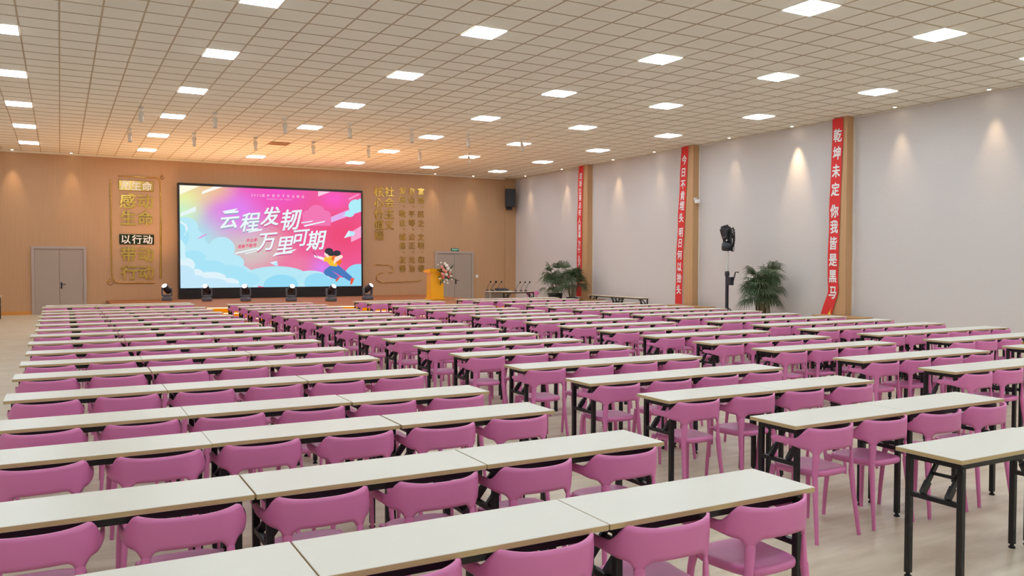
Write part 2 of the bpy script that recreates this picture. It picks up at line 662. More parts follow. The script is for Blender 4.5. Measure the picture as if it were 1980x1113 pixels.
def make_pillars():
    for k, (y0, y1) in enumerate(((14.74, 15.16), (20.67, 21.1), (26.75, 27.25))):
        p = MB().box((WX - 0.13, (y0 + y1) / 2, CEIL / 2), (0.26, y1 - y0, CEIL))
        o = struct('pillar', p, M_pillar)
        o['kind'] = 'structure'
        t = MB().box((WX - 0.012, y0 - 0.025, CEIL / 2), (0.024, 0.05, CEIL))
        struct('trim_%d' % (5 + k), t, M_trim)


def make_doors():
    for k, (x0, x1, zt, hside) in enumerate(((-0.87, 0.82, 2.37, 1), (14.18, 16.03, 2.31, 1))):
        fw = 0.09
        fr = MB()
        fr.box((x0 + fw / 2, WY - 0.03, zt / 2), (fw, 0.08, zt)).box((x1 - fw / 2, WY - 0.03, zt / 2), (fw, 0.08, zt))
        fr.box(((x0 + x1) / 2, WY - 0.03, zt - fw / 2), (x1 - x0 - 2 * fw, 0.08, fw))
        d = struct('door_%d' % (k + 1), fr, M_doorframe)
        xm = (x0 + x1) / 2
        for a, b in ((x0 + fw, xm - 0.004), (xm + 0.004, x1 - fw)):
            l = MB().rbox(((a + b) / 2, WY - 0.018, (zt - fw) / 2), (b - a, 0.034, zt - fw - 0.01), 0.003)
            obj('leaf', l, M_door, d)
        h = MB().rbox((xm + 0.06, WY - 0.045, 1.0), (0.045, 0.02, 0.22), 0.004)
        h.tube([(xm + 0.06, WY - 0.05, 1.04), (xm + 0.06, WY - 0.10, 1.04), (xm + 0.19, WY - 0.10, 1.04)], 0.011, 8)
        h.lathe([(0.02, 0), (0.02, 0.03), (0.012, 0.035)], n=12, mtx=Matrix.Translation((xm + 0.06, WY - 0.05, 0.94)) @ Matrix.Rotation(radians(90), 4, 'X'))
        obj('handle', h, M_black, d)
    t = thing('exit_sign', 'small green illuminated exit sign above the right grey double door', 'sign', (15.14, WY, 2.375))
    obj('housing', MB().rbox((0, -0.02, 0), (0.36, 0.04, 0.14), 0.006), M_exit, t)
    tx = MB()
    for i, ch in enumerate('安全出口'):
        put_glyph(tx, ch, wall_mtx(-0.12 + 0.08 * i, 0.015, 0.075, -0.0415), 0.012)
    for i, ch in enumerate('EXIT'):
        put_glyph(tx, ch, wall_mtx(-0.045 + 0.03 * i, -0.05, 0.035, -0.0415), 0.0)
    obj('lettering', tx, M_exittext, t)
    t = thing('light_switch', 'white square light switch on the wood wall beside the right door', 'switch', (16.21, WY, 1.22))
    obj('plate', MB().rbox((0, -0.008, 0), (0.13, 0.016, 0.12), 0.004), M_whiteplastic, t)
    obj('rocker', MB().rbox((0, -0.019, 0), (0.06, 0.008, 0.07), 0.002), M_whiteplastic, t)


# ------------------------------------------------------------------ the stage
def make_stage():
    xa, xb = 1.45, 13.7

    def fy(x, step):
        return 26.75 - 0.24 * (x - xa) - 0.26 * step

    top = 0.45
    hs = top / 3

    def slab(x0, x1, z0, z1, step, inset=0.0):
        a, b = fy(x0, step) + inset, fy(x1, step) + inset
        vs = [(x0, a, z0), (x1, b, z0), (x1, WY, z0), (x0, WY, z0), (x0, a, z1), (x1, b, z1), (x1, WY, z1), (x0, WY, z1)]
        return vs, [(0, 3, 2, 1), (4, 5, 6, 7), (1, 2, 6, 5), (2, 3, 7, 6), (3, 0, 4, 7)], [(0, 1, 5, 4)]
    body = MB()
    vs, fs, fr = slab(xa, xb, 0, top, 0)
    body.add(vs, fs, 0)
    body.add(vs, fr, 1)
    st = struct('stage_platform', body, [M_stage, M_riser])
    tag(st, 'low wooden stage platform with orange-lit front steps before the screen wall', 'stage')
    st['kind'] = 'structure'
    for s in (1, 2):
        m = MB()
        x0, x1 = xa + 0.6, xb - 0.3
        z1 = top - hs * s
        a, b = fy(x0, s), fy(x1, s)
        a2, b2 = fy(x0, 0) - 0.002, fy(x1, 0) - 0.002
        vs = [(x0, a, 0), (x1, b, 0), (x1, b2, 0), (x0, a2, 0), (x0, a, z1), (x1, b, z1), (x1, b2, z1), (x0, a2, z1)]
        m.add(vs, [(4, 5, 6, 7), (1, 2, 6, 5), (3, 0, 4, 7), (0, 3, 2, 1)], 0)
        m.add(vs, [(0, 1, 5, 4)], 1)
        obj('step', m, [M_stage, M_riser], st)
    for s in (0, 1, 2):
        x0, x1 = (xa + 0.02, xb - 0.02) if s == 0 else (xa + 0.62, xb - 0.32)
        z = top - hs * s - 0.012
        m = MB().bar((x0, fy(x0, s) - 0.012, z), (x1, fy(x1, s) - 0.012, z), 0.02, 0.024)
        obj('light_strip', m, M_nose, st)


# ------------------------------------------------------------------ LED wall
def clip(poly):
    def cut(p, f, inter):
        out = []
        for i in range(len(p)):
            a, b = p[i - 1], p[i]
            if f(b):
                if not f(a):
                    out.append(inter(a, b))
                out.append(b)
            elif f(a):
                out.append(inter(a, b))
        return out

    def lerp(a, b, k):
        return (a[0] + (b[0] - a[0]) * k, a[1] + (b[1] - a[1]) * k)
    for ax, lim, sg in ((0, 0.0, 1), (0, 1.0, -1), (1, 0.0, 1), (1, 1.0, -1)):
        poly = cut(poly, lambda q: (q[ax] - lim) * sg >= 0, lambda a, b: lerp(a, b, (lim - a[ax]) / (b[ax] - a[ax])))
        if len(poly) < 3:
            return []
    return poly


def st(X, Y):
    """artwork units (1450 x 835, drawn with a slight keystone) to 0..1 screen fractions"""
    s = (X - 112) / 1447.0
    t0 = 112 + 56 * s
    t1 = 945 - 3 * s
    return (s, 1 - (Y - t0) / (t1 - t0))


def screen_gradient():
    m = bpy.data.materials.new('screen_gradient')
    m.use_nodes = True
    nt = m.node_tree
    nt.nodes.clear()
    uv = nt.nodes.new('ShaderNodeUVMap')
    uv.uv_map = 'UVMap'
    cur = None
    base = lin((240, 94, 150))
    blobs = [((0.02, 0.42), 0.66, (160, 236, 248)), ((0.38, 0.40), 0.36, (212, 200, 196)), ((0.30, 0.78), 0.34, (226, 132, 240)),
             ((0.52, 0.98), 0.34, (243, 88, 196)), ((0.16, 1.0), 0.22, (240, 196, 150)), ((0.02, 0.88), 0.24, (238, 238, 160)), ((0.0, 0.72), 0.2, (205, 245, 200)),
             ((0.84, 0.92), 0.16, (252, 92, 196)), ((0.76, 0.18), 0.2, (222, 128, 238)), ((0.9, 0.55), 0.35, (238, 78, 122)), ((0.62, 0.22), 0.2, (238, 128, 168))]
    for (cx, cy), r, c in blobs:
        sb = nt.nodes.new('ShaderNodeVectorMath')
        sb.operation = 'SUBTRACT'
        sb.inputs[1].default_value = (cx, cy, 0)
        nt.links.new(uv.outputs[0], sb.inputs[0])
        ml = nt.nodes.new('ShaderNodeVectorMath')
        ml.operation = 'MULTIPLY'
        ml.inputs[1].default_value = (1.25, 0.9, 0)
        nt.links.new(sb.outputs[0], ml.inputs[0])
        ln = nt.nodes.new('ShaderNodeVectorMath')
        ln.operation = 'LENGTH'
        nt.links.new(ml.outputs[0], ln.inputs[0])
        mr = nt.nodes.new('ShaderNodeMapRange')
        mr.interpolation_type = 'SMOOTHSTEP'
        mr.inputs[1].default_value = 0.0
        mr.inputs[2].default_value = r
        mr.inputs[3].default_value = 1.0
        mr.inputs[4].default_value = 0.0
        nt.links.new(ln.outputs['Value'], mr.inputs[0])
        mx = nt.nodes.new('ShaderNodeMix')
        mx.data_type = 'RGBA'
        nt.links.new(mr.outputs[0], mx.inputs[0])
        if cur is None:
            mx.inputs[6].default_value = base
        else:
            nt.links.new(cur, mx.inputs[6])
        mx.inputs[7].default_value = lin(c)
        cur = mx.outputs[2]
    e = nt.nodes.new('ShaderNodeEmission')
    e.inputs[1].default_value = 1.0
    o = nt.nodes.new('ShaderNodeOutputMaterial')
    nt.links.new(cur, e.inputs[0])
    nt.links.new(e.outputs[0], o.inputs[0])
    return m


def make_screen():
    x0, x1, z0, z1 = 3.83, 10.86, 0.452, 4.74
    yf = 32.7
    t = thing('led_screen', 'large lit display wall with pink and blue graduation artwork on the stage', 'screen', ((x0 + x1) / 2, yf, z0))
    ox, oz = (x0 + x1) / 2, z0
    b = 0.055
    dx0, dx1, dz0, dz1 = x0 + b, x1 - b, 0.86, z1 - 0.09
    fr = MB()
    fr.box((0, 0.14, (z1 - z0) / 2), (x1 - x0, 0.26, z1 - z0))
    for cx, cz, sx, sz in ((x0 + b / 2 - ox, (z1 + z0) / 2 - oz, b, z1 - z0), (x1 - b / 2 - ox, (z1 + z0) / 2 - oz, b, z1 - z0),
                           (0, z1 - 0.045 - oz, x1 - x0 - 2 * b, 0.09)):
        fr.box((cx, -0.02, cz), (sx, 0.06, sz))
    fr.box((0, -0.03, (dz0 - z0) / 2), (x1 - x0 - 2 * b, 0.08, dz0 - z0))
    obj('cabinet', fr, M_screenframe, t)
    # picture
    W, H = dx1 - dx0, dz1 - dz0
    mb = MB()
    mats = [screen_gradient()]
    idx = {}
    depth = [0.0]

    def cm(c):
        if c not in idx:
            idx[c] = len(mats)
            mats.append(emit('screen_colour_%d_%d_%d' % c, c, 1.0))
        return idx[c]

    def P(s, q):
        return (dx0 + s * W - ox, -0.004 - depth[0], dz0 + q * H - oz)

    def layer():
        depth[0] += 0.0006

    def poly(pts, c, raw=False):
        p = [q if raw else st(*q) for q in pts]
        p = clip(p)
        if len(p) >= 3:
            mb.add([P(*q) for q in p], [tuple(range(len(p)))], cm(c))

    def disc(X, Y, rx, ry, c):
        poly([(X + rx * cos(2 * pi * k / 28), Y - ry * sin(2 * pi * k / 28)) for k in range(28)], c)

    depth[0] = 0
    mb.add([P(0, 0), P(1, 0), P(1, 1), P(0, 1)], [(0, 1, 2, 3)], 0)
    layer()
    poly([(112, 112), (262, 118), (112, 190)], (255, 252, 226))
    poly([(273, 185), (280, 160), (365, 122), (432, 124)], (250, 248, 240))
    poly([(118, 338), (230, 283), (230, 322), (118, 366)], (232, 246, 244))
    poly([(1190, 155), (1296, 160), (1190, 198)], (255, 205, 226))
    poly([(1448, 214), (1540, 172), (1540, 186), (1450, 230)], (255, 150, 205))
    poly([(1297, 368), (1562, 262), (1562, 322), (1297, 414)], (228, 176, 238))
    poly([(1470, 492), (1560, 442), (1560, 536), (1470, 577)], (250, 166, 208))
    layer()
    pk = (244, 122, 182)
    poly([(1062, 440), (1058, 350), (1297, 345), (1292, 440)], pk)
    for a in ((1110, 350, 52, 40), (1175, 318, 68, 50), (1245, 352, 52, 40)):
        disc(*a, pk)
    layer()
    cy = (176, 238, 250)
    for a in ((1512, 278, 62, 56), (1565, 262, 50, 48), (1458, 342, 40, 26)):
        disc(*a, cy)
    poly([(1400, 362), (1440, 318), (1562, 290), (1562, 322)], cy)
    layer()
    hill = (182, 232, 246)
    disc(840, 860, 260, 88, hill)
    disc(1120, 900, 180, 90, (190, 232, 246))
    disc(1010, 856, 40, 22, (150, 226, 246))
    layer()
    rb = (150, 220, 246)
    for a in ((1535, 850, 120, 92), (1180, 910, 110, 78), (880, 930, 140, 88), (1370, 930, 160, 60)):
        disc(*a, rb)
    layer()
    c1 = (186, 234, 248)
    for a in ((150, 460, 96, 92), (205, 560, 92, 90), (420, 630, 100, 100), (330, 700, 120, 110), (480, 740, 110, 70)):
        disc(*a, c1)
    poly([(112, 460), (250, 540), (420, 650), (640, 800), (700, 945), (112, 945)], c1)
    layer()
    c2 = (170, 228, 247)
    for a in ((120, 520, 60, 95), (210, 700, 90, 60), (330, 790, 130, 70), (470, 830, 150, 70), (600, 880, 110, 60)):
        disc(*a, c2)
    layer()
    poly([(112, 545), (128, 560), (150, 600), (148, 660), (160, 720), (118, 720), (112, 640)], (206, 242, 250))
    c3 = (224, 243, 252)
    for a in ((150, 760, 70, 62), (230, 830, 50, 40), (330, 860, 120, 46), (460, 905, 90, 40)):
        disc(*a, c3)
    layer()
    c4 = (196, 232, 249)
    for a in ((130, 830, 90, 70), (230, 890, 70, 50), (330, 910, 130, 46), (470, 940, 100, 34)):
        disc(*a, c4)
    poly([(112, 830), (300, 880), (480, 945), (112, 945)], c4)
    layer()
    poly([(112, 410), (150, 440), (158, 490), (140, 520), (150, 512), (170, 470), (160, 430), (112, 400)], (232, 248, 252))
    # little aeroplane marks
    layer()
    poly([(235, 545), (280, 515), (318, 500), (300, 520), (268, 540)], (216, 170, 226))
    for pl in ([(1408, 543), (1450, 480), (1505, 494), (1498, 520)], [(790, 742), (850, 728), (856, 770), (830, 766)]):
        poly(pl, (190, 232, 252))
    layer()
    poly([(1408, 543), (1450, 480), (1462, 520)], (226, 246, 255))
    poly([(790, 742), (850, 728), (826, 752)], (226, 246, 255))
    # title with soft offset shadow
    title = [('云', 482, 392, 150), ('程', 640, 408, 150), ('发', 802, 362, 150), ('韧', 962, 390, 168),
             ('万', 770, 570, 150), ('里', 915, 600, 150), ('可', 1040, 540, 142), ('期', 1172, 560, 158)]

    def art_text(ch, X, Y, size, c, bold, skew=0.22, rise=0.09):
        vs, fs = glyph(ch, bold)
        pts = []
        for (gx_, gy_, gz_) in vs:
            ax = X + size * (gx_ + skew * gy_)
            ay = Y - size * (gy_ * 1.1 + rise * gx_)
            s_, t_ = st(ax, ay)
            q = P(s_, t_)
            pts.append((q[0], q[1] - gz_ * 0.3, q[2]))
        mb.add(pts, fs, cm(c))

    layer()
    for ch, X, Y, sz in title:
        art_text(ch, X + 2, Y + 12, sz, (206, 104, 150) if X > 760 else (160, 168, 196), 0.012)
    layer()
    for ch, X, Y, sz in title:
        art_text(ch, X, Y, sz, (236, 250, 252), 0.017)
    stroke = (232, 248, 250)
    for s_ in ([(432, 320), (545, 297), (520, 318), (430, 332)], [(1045, 412), (1150, 396), (1130, 408), (1050, 420)],
               [(1070, 436), (1250, 398), (1240, 410), (1075, 448)], [(820, 676), (1008, 630), (990, 646), (815, 690)],
               [(520, 660), (700, 616), (690, 632), (520, 672)], [(596, 664), (690, 640), (680, 650), (600, 672)],
               [(620, 486), (735, 462), (728, 478), (625, 496)]):
        poly(s_, stroke)
    for i, ch in enumerate('毕业季'):
        art_text(ch, 622 + 29 * i, 560 - 2 * i, 30, (236, 40, 110), 0.014, rise=0.05)
    for i, ch in enumerate('青春不散场'):
        art_text(ch, 556 + 29 * i, 610 - 3 * i, 30, (236, 40, 110), 0.014, rise=0.05)
    for i, ch in enumerate('2022届护理学子毕业晚会'):
        art_text(ch, 655 + (22 * i if i < 4 else 88 + 40 * (i - 4)), 188 + i * 1.0, 24, (252, 212, 240), 0.0, skew=0, rise=0)
    for i, ch in enumerate('GRADUATION PARTY'):
        if ch != ' ':
            art_text(ch, 778 + 12.6 * i, 220 + i * 0.4, 15, (252, 200, 236), 0.0, skew=0, rise=0)
    # running student
    layer()
    sk, hair, yel, org, jean, shoe = (255, 226, 214), (62, 58, 66), (246, 196, 60), (238, 118, 44), (76, 124, 190), (238, 92, 66)
    poly([(1150, 682), (1166, 684), (1238, 704), (1236, 730), (1180, 706), (1156, 700)], (252, 234, 244))
    poly([(1140, 655), (1147, 656), (1184, 700), (1178, 702)], (150, 70, 90))
    poly([(1290, 770), (1365, 772), (1480, 868), (1458, 902), (1345, 836), (1300, 812), (1368, 862), (1342, 888), (1250, 850), (1232, 832), (1240, 806)], jean)
    poly([(1343, 858), (1370, 866), (1362, 884), (1338, 908), (1334, 890)], shoe)
    poly([(1466, 876), (1497, 874), (1490, 900), (1472, 932), (1460, 926)], shoe)
    layer()
    poly([(1240, 700), (1300, 688), (1350, 735), (1346, 778), (1288, 772), (1262, 738), (1232, 736)], yel)
    disc(1256, 672, 17, 22, sk)
    poly([(1255, 690), (1275, 684), (1284, 700), (1262, 706)], sk)
    layer()
    poly([(1310, 690), (1350, 690), (1392, 732), (1372, 772), (1296, 718)], org)
    disc(1278, 650, 36, 26, hair)
    disc(1300, 670, 34, 20, hair)
    disc(1346, 668, 34, 24, hair)
    layer()
    poly([(1330, 700), (1380, 682), (1398, 690), (1394, 706), (1340, 740), (1322, 758), (1316, 744)], sk)
    me = mb.mesh('picture', mats)
    uvl = me.uv_layers.new(name='UVMap')
    for lp in me.loops:
        co = me.vertices[lp.vertex_index].co
        uvl.data[lp.index].uv = ((co.x + ox - dx0) / W, (co.z + oz - dz0) / H)
    o = obj('picture', me, None, t)
    o['label'] = 'glowing graduation artwork'


# ------------------------------------------------------------------ moving heads
def make_heads():
    spots = [(3.32, 31.72, -0.5, 'leftmost black moving-head stage light, left of the display wall'), (4.51, 30.66, -0.4, 'black moving-head stage light, second from the left'),
             (5.71, 30.04, -0.3, 'black moving-head stage light, third from the left, before the screen'), (7.13, 29.32, 0.0, 'black moving-head stage light, third from the right, before the screen'),
             (8.37, 28.68, 0.3, 'black moving-head stage light, second from the right, before the screen'), (9.92, 29.29, 0.5, 'rightmost black moving-head stage light, right of the display wall')]
    base = MB().rbox((0, 0, 0.06), (0.30, 0.26, 0.11), 0.02).lathe([(0.11, 0.115), (0.11, 0.14), (0.09, 0.15)], n=18)
    for sx in (-1, 1):
        for sy in (-1, 1):
            base.lathe([(0.018, 0), (0.018, 0.012)], c=(sx * 0.12, sy * 0.1, -0.0), n=8)
    yoke = MB().rbox((0, 0, 0.17), (0.30, 0.12, 0.05), 0.015)
    for s in (-1, 1):
        yoke.rbox((s * 0.135, 0, 0.29), (0.045, 0.13, 0.24), 0.015)
    head = MB().lathe([(0.06, -0.15), (0.095, -0.13), (0.10, 0.02), (0.088, 0.06), (0.092, 0.17), (0.085, 0.18)], n=20)
    lens = MB().lathe([(0.0, 0.181), (0.08, 0.181), (0.07, 0.19), (0.0, 0.195)], n=20)
    bm_, ym, hm, lm = base.mesh('base', M_fixture2), yoke.mesh('yoke', M_fixture2), head.mesh('lamp_head', M_fixture), lens.mesh('lens', M_lens)
    for x, y, a, lab in spots:
        t = thing('moving_head_light', lab, 'stage light', (x, y, 0.452), 0.2 * a, 'moving-head lights along the stage')
        t.scale = (1.15, 1.15, 1.1)
        obj('base', bm_, None, t)
        obj('yoke', ym, None, t)
        h = obj('lamp_head', hm, None, t, (0, 0, 0.37))
        h.rotation_euler = (radians(50), 0, a * 1.1)
        obj('lens', lm, None, h)
        l = bpy.data.lights.new('stage_beam', 'SPOT')
        l.energy = STAGE_LAMP_W
        l.color = (1.0, 0.55, 0.22)
        l.spot_size = radians(150)
        l.spot_blend = 1.0
        l.shadow_soft_size = 0.07
        lo = bpy.data.objects.new('stage_beam', l)
        COL.objects.link(lo)
        lo.parent = h
        lo.location = (0, 0, 0.22)
        lo.rotation_euler = (radians(180 - 38), 0, 0)


# ------------------------------------------------------------------ gold lettering
def make_gold():
    y = WY
    t = thing('wall_lettering', 'gold framed column of large characters on the wood wall left of the screen', 'wall sign', (2.45, WY, 1.0))

    def rel(m):
        # parts are drawn in world coordinates, then moved under the thing's origin
        m.v = [(a - 2.45, b - WY, c - 1.0) for a, b, c in m.v]
        return m
    fr = MB()
    yy = y - 0.02
    fr.tube([(1.86, yy, 4.91), (3.12, yy, 4.90), (3.2, yy, 4.86), (3.26, yy, 4.78), (3.27, yy, 3.3)], 0.02, 6)
    fr.tube([(1.62, yy, 4.76), (1.62, yy, 1.45), (1.64, yy, 1.25), (1.72, yy, 1.12), (1.85, yy, 1.07), (3.05, yy, 1.06)], 0.02, 6)
    fr.tube([(3.27, yy, 3.3), (3.25, yy, 1.22)], 0.032, 6)
    for cx, cz in ((3.33, 4.9), (1.56, 1.1)):
        for r in (0.12, 0.06):
            fr.tube([(cx - r, yy, cz), (cx, yy, cz + r), (cx + r, yy, cz), (cx, yy, cz - r), (cx - r, yy, cz)], 0.012, 6)
    obj('frame', rel(fr), M_gold, t)
    p = MB().rbox((2.46, y - 0.02, 4.58), (1.15, 0.04, 0.37), 0.012)
    plaques = [obj('plaque', rel(p), M_goldplate, t)]
    p = MB().rbox((2.46, y - 0.02, 2.64), (1.15, 0.04, 0.36), 0.012)
    plaques.append(obj('plaque', rel(p), M_darkplate, t))
    for (s, z), pq in zip((('用生命', 4.58), ('以行动', 2.64)), plaques):
        for i, ch in enumerate(s):
            tx = MB()
            put_glyph(tx, ch, wall_mtx(2.46 + (i - 1) * 0.36, z, 0.34, y - 0.046), 0.016, 0.004)
            obj('character', rel(tx), M_white, pq)['label'] = 'white raised character'
    for s, z in (('感动', 4.03), ('生命', 3.42), ('带动', 2.10), ('行动', 1.45)):
        for i, ch in enumerate(s):
            tx = MB()
            put_glyph(tx, ch, wall_mtx(2.18 + i * 0.57, z, 0.56, y - 0.018), 0.02, 0.016)
            obj('character', rel(tx), M_gold, t)

    t = thing('wall_lettering', 'gold vertical columns of characters on the wood wall right of the screen', 'wall sign', (12.5, WY, 1.0))

    def rel2(m):
        m.v = [(a - 12.5, b - WY, c - 1.0) for a, b, c in m.v]
        return m
    for i, ch in enumerate('核心价值观'):
        tx = MB()
        put_glyph(tx, ch, wall_mtx(11.67, 4.76 - 0.455 * i, 0.44, y - 0.018), 0.016, 0.016)
        obj('character', rel2(tx), M_gold, t)
    for i, ch in enumerate('社会主义'):
        tx = MB()
        put_glyph(tx, ch, wall_mtx(12.13, 4.78 - 0.46 * i, 0.44, y - 0.018), 0.016, 0.016)
        obj('character', rel2(tx), M_gold, t)
    for x, words in ((13.55, ('富强', '民主', '文明', '和谐')), (13.13, ('自由', '平等', '公正', '法治')), (12.71, ('爱国', '敬业', '诚信', '友善'))):
        for k, wd in enumerate(words):
            z = 4.84 - 0.965 * k
            for ch, zz in ((wd[0], z), (wd[1], z - 0.37)):
                tx = MB()
                put_glyph(tx, ch, wall_mtx(x, zz, 0.31, y - 0.014), 0.014, 0.012)
                obj('character', rel2(tx), M_gold, t)
            if k < 3:
                tx = MB()
                put_glyph(tx, '、', wall_mtx(x + 0.16, z - 0.56, 0.3, y - 0.014), 0.0, 0.012)
                obj('comma', rel2(tx), M_gold, t)
    o = MB()
    o.tube([(11.43, yy, 1.74), (12.1, yy, 1.71), (12.25, yy, 1.66), (12.3, yy, 1.52), (12.22, yy, 1.40), (12.08, yy, 1.40)], 0.016, 6)
    o.tube([(11.85, yy, 1.40), (11.65, yy, 1.36), (11.55, yy, 1.24), (11.58, yy, 1.08), (11.72, yy, 1.0), (11.9, yy, 0.98), (13.3, yy, 1.03), (13.5, yy, 1.06), (13.6, yy, 1.12)], 0.016, 6)
    obj('scroll_line', rel2(o), M_gold, t)


# ------------------------------------------------------------------ banners on the pillars
def make_banners():
    specs = [
        ('long red hanging banner with white characters on the nearest pillar, curling at its foot', 14.99, 0.34,
         [('乾', 5.14), ('坤', 4.68), ('未', 4.22), ('定', 3.74), ('你', 3.17), ('我', 2.76), ('皆', 2.33), ('是', 1.89), ('黑', 1.46), ('马', 1.03)],
         [(15.03, 5.58), (15.03, 5.0), (15.07, 4.0), (15.1, 3.0), (15.12, 2.0), (15.13, 1.4), (15.11, 1.05), (15.22, 0.72), (15.32, 0.42)], 0.36),
        ('long red hanging banner with white characters on the middle pillar', 20.9, 0.34,
         [('今', 5.16), ('日', 4.75), ('不', 4.36), ('肯', 4.01), ('埋', 3.68), ('头', 3.29), ('明', 2.81), ('日', 2.46), ('何', 2.08), ('以', 1.68), ('抬', 1.32), ('头', 0.94)],
         [(21.06, 5.58), (21.1, 5.0), (21.16, 4.0), (21.22, 3.0), (21.28, 2.0), (21.3, 1.2), (21.33, 0.46)], 0.32),
        ('long red hanging banner with white characters on the farthest pillar, behind a palm', 27.0, 0.34,
         [('这', 5.2), ('场', 4.9), ('比', 4.62), ('赛', 4.36), ('总', 4.06), ('有', 3.78), ('人', 3.47), ('要', 3.19), ('赢', 2.93), ('为', 2.58), ('什', 2.32), ('么', 2.01), ('不', 1.75), ('是', 1.46), ('我', 1.18)],
         [(27.17, 5.58), (27.2, 5.0), (27.24, 4.0), (27.27, 3.0), (27.28, 2.0), (27.3, 1.2), (27.32, 0.5)], 0.27),
    ]
    for lab, yb, wd, chars, path, csz in specs:
        xf = WX - 0.26
        t = thing('hanging_banner', lab, 'banner', (xf, yb, 0.0), 0, 'red banners on the pillars')
        # smooth path (Catmull-Rom) in y-z, slight bulge in x
        pts = []
        n = len(path)
        for i in range(n - 1):
            p0, p1, p2, p3 = path[max(i - 1, 0)], path[i], path[i + 1], path[min(i + 2, n - 1)]
            for k in range(6):
                u = k / 6
                f = [0.5 * (2 * p1[d] + (p2[d] - p0[d]) * u + (2 * p0[d] - 5 * p1[d] + 4 * p2[d] - p3[d]) * u * u + (3 * p1[d] - p0[d] - 3 * p2[d] + p3[d]) * u ** 3) for d in (0, 1)]
                pts.append(f)
        pts.append(list(path[-1]))

        def bx(z, sgn):
            return -0.012 - 0.012 * sin(z * 2.6 + yb) ** 2 - (0.05 * max(0, 1.0 - z) if yb < 16 else 0) - 0.006 * sgn * sin(z * 4)

        def cy_at(z):
            for a, b in zip(pts, pts[1:]):
                if a[1] >= z >= b[1]:
                    k = (a[1] - z) / max(1e-6, a[1] - b[1])
                    return a[0] + k * (b[0] - a[0])
            return pts[-1][0]
        m = MB()
        vs, fs = [], []
        nc = 6
        for (py, pz) in pts:
            for c in range(nc):
                q = c / (nc - 1) - 0.5
                vs.append((bx(pz, q * 2), py - yb + q * wd, pz))
        for i in range(len(pts) - 1):
            for c in range(nc - 1):
                a = i * nc + c
                fs.append((a, a + 1, a + nc + 1, a + nc))
        k = len(vs)
        back = [(x + 0.003, y, z) for x, y, z in vs]
        m.add(vs + back, fs + [tuple(k + i for i in reversed(f)) for f in fs], 0, True)
        obj('cloth', m, M_redcloth, t)
        tx = MB()
        for ch, z in chars:
            gv, gf = glyph(ch, 0.03 if len(chars) < 14 else 0.02)
            out = []
            for (a, b, c_) in gv:
                zz = z + b * csz
                q = -a * csz * 0.72
                out.append((bx(zz, q / wd * 2) - 0.004 - c_ * 0.5, cy_at(zz) - yb + q, zz))
            tx.add(out, gf)
        obj('lettering', tx, M_white, t)
        if yb < 16:
            e = MB()
            zf = [(0.0, 0.43), (0.03, 0.45), (0.07, 0.55), (0.10, 0.66), (0.085, 0.55), (0.11, 0.50), (0.13, 0.45)]
            e.add([(bx(z, 0) - 0.005, cy_at(z) - yb - 0.02 - a, z) for a, z in zf], [tuple(range(len(zf)))])
            obj('emblem', e, M_yellow, t)


# ------------------------------------------------------------------ desks
def desk_parts(L, root, feet):
    xe = L / 2 - 0.068
    top = MB()
    top.rbox((0, 0, 0.7375), (L - 0.006, 0.40, 0.025), 0.002)
    # faces that look sideways carry the wood edge band
    for i, f in enumerate(top.f):
        a, b, c = (Vector(top.v[j]) for j in f[:3])
        nn = (b - a).cross(c - a)
        if nn.length > 0 and abs(nn.normalized().z) < 0.5:
            top.mi[i] = 1
    obj('tabletop', top, [M_top, M_edge], root)
    fr = MB()
    for s in (-1, 1):
        fr.box((0, s * 0.155, 0.705), (L - 0.10, 0.022, 0.038))
    for s in (-1, 1):
        fr.box((s * xe, 0, 0.7), (0.03, 0.29, 0.028))
    obj('frame', fr, M_black, root)
    legm = MB().rbox((0, 0, 0.36), (0.034, 0.034, 0.67), 0.004).mesh('leg', M_black)
    footm = MB().lathe([(0.012, 0.026), (0.012, 0.012), (0.02, 0.009), (0.021, 0.0)], n=10).mesh('foot', M_rubber)
    for sx in (-1, 1):
        for sy in (-1, 1):
            lg = obj('leg', legm, None, root, (sx * xe, sy * 0.155, 0))
            if feet:
                obj('foot', footm, None, lg)
        obj('crossbar', MB().box((sx * xe, 0, 0.485), (0.026, 0.276, 0.026)), M_black, root)
        for sy in (-1, 1):
            b = MB()
            y = sy * 0.075
            b.bar((sx * xe, y, 0.497), (sx * (xe - 0.15), y, 0.688), 0.016, 0.026)
            b.bar((sx * (xe - 0.004), y, 0.50), (sx * (xe - 0.05), y, 0.56), 0.024, 0.036)
            obj('brace', b, M_black, root)
        b = MB().box((sx * (xe - 0.085), 0, 0.605), (0.016, 0.136, 0.016))
        obj('brace_link', b, M_black, root)


def join_children(root, name):
    """one light mesh from a prototype, for rows too far away to show parts"""
    mb = MB()
    mats = []
    for ch in root.children_recursive:
        me = ch.data
        off = Vector(ch.location)
        p = ch.parent
        while p and p != root:
            off += p.location
            p = p.parent
        b = len(mb.v)
        mb.v += [tuple(v.co + off) for v in me.vertices]
        mp = []
        for m in me.materials:
            if m not in mats:
                mats.append(m)
            mp.append(mats.index(m))
        for p_ in me.polygons:
            mb.f.append(tuple(b + i for i in p_.vertices))
            mb.mi.append(mp[p_.material_index])
            mb.sm.append(p_.use_smooth)
    return mb.mesh(name, mats)


# ------------------------------------------------------------------ chairs
def sstep(x):
    x = max(0, min(1, x))
    return x * x * (3 - 2 * x)


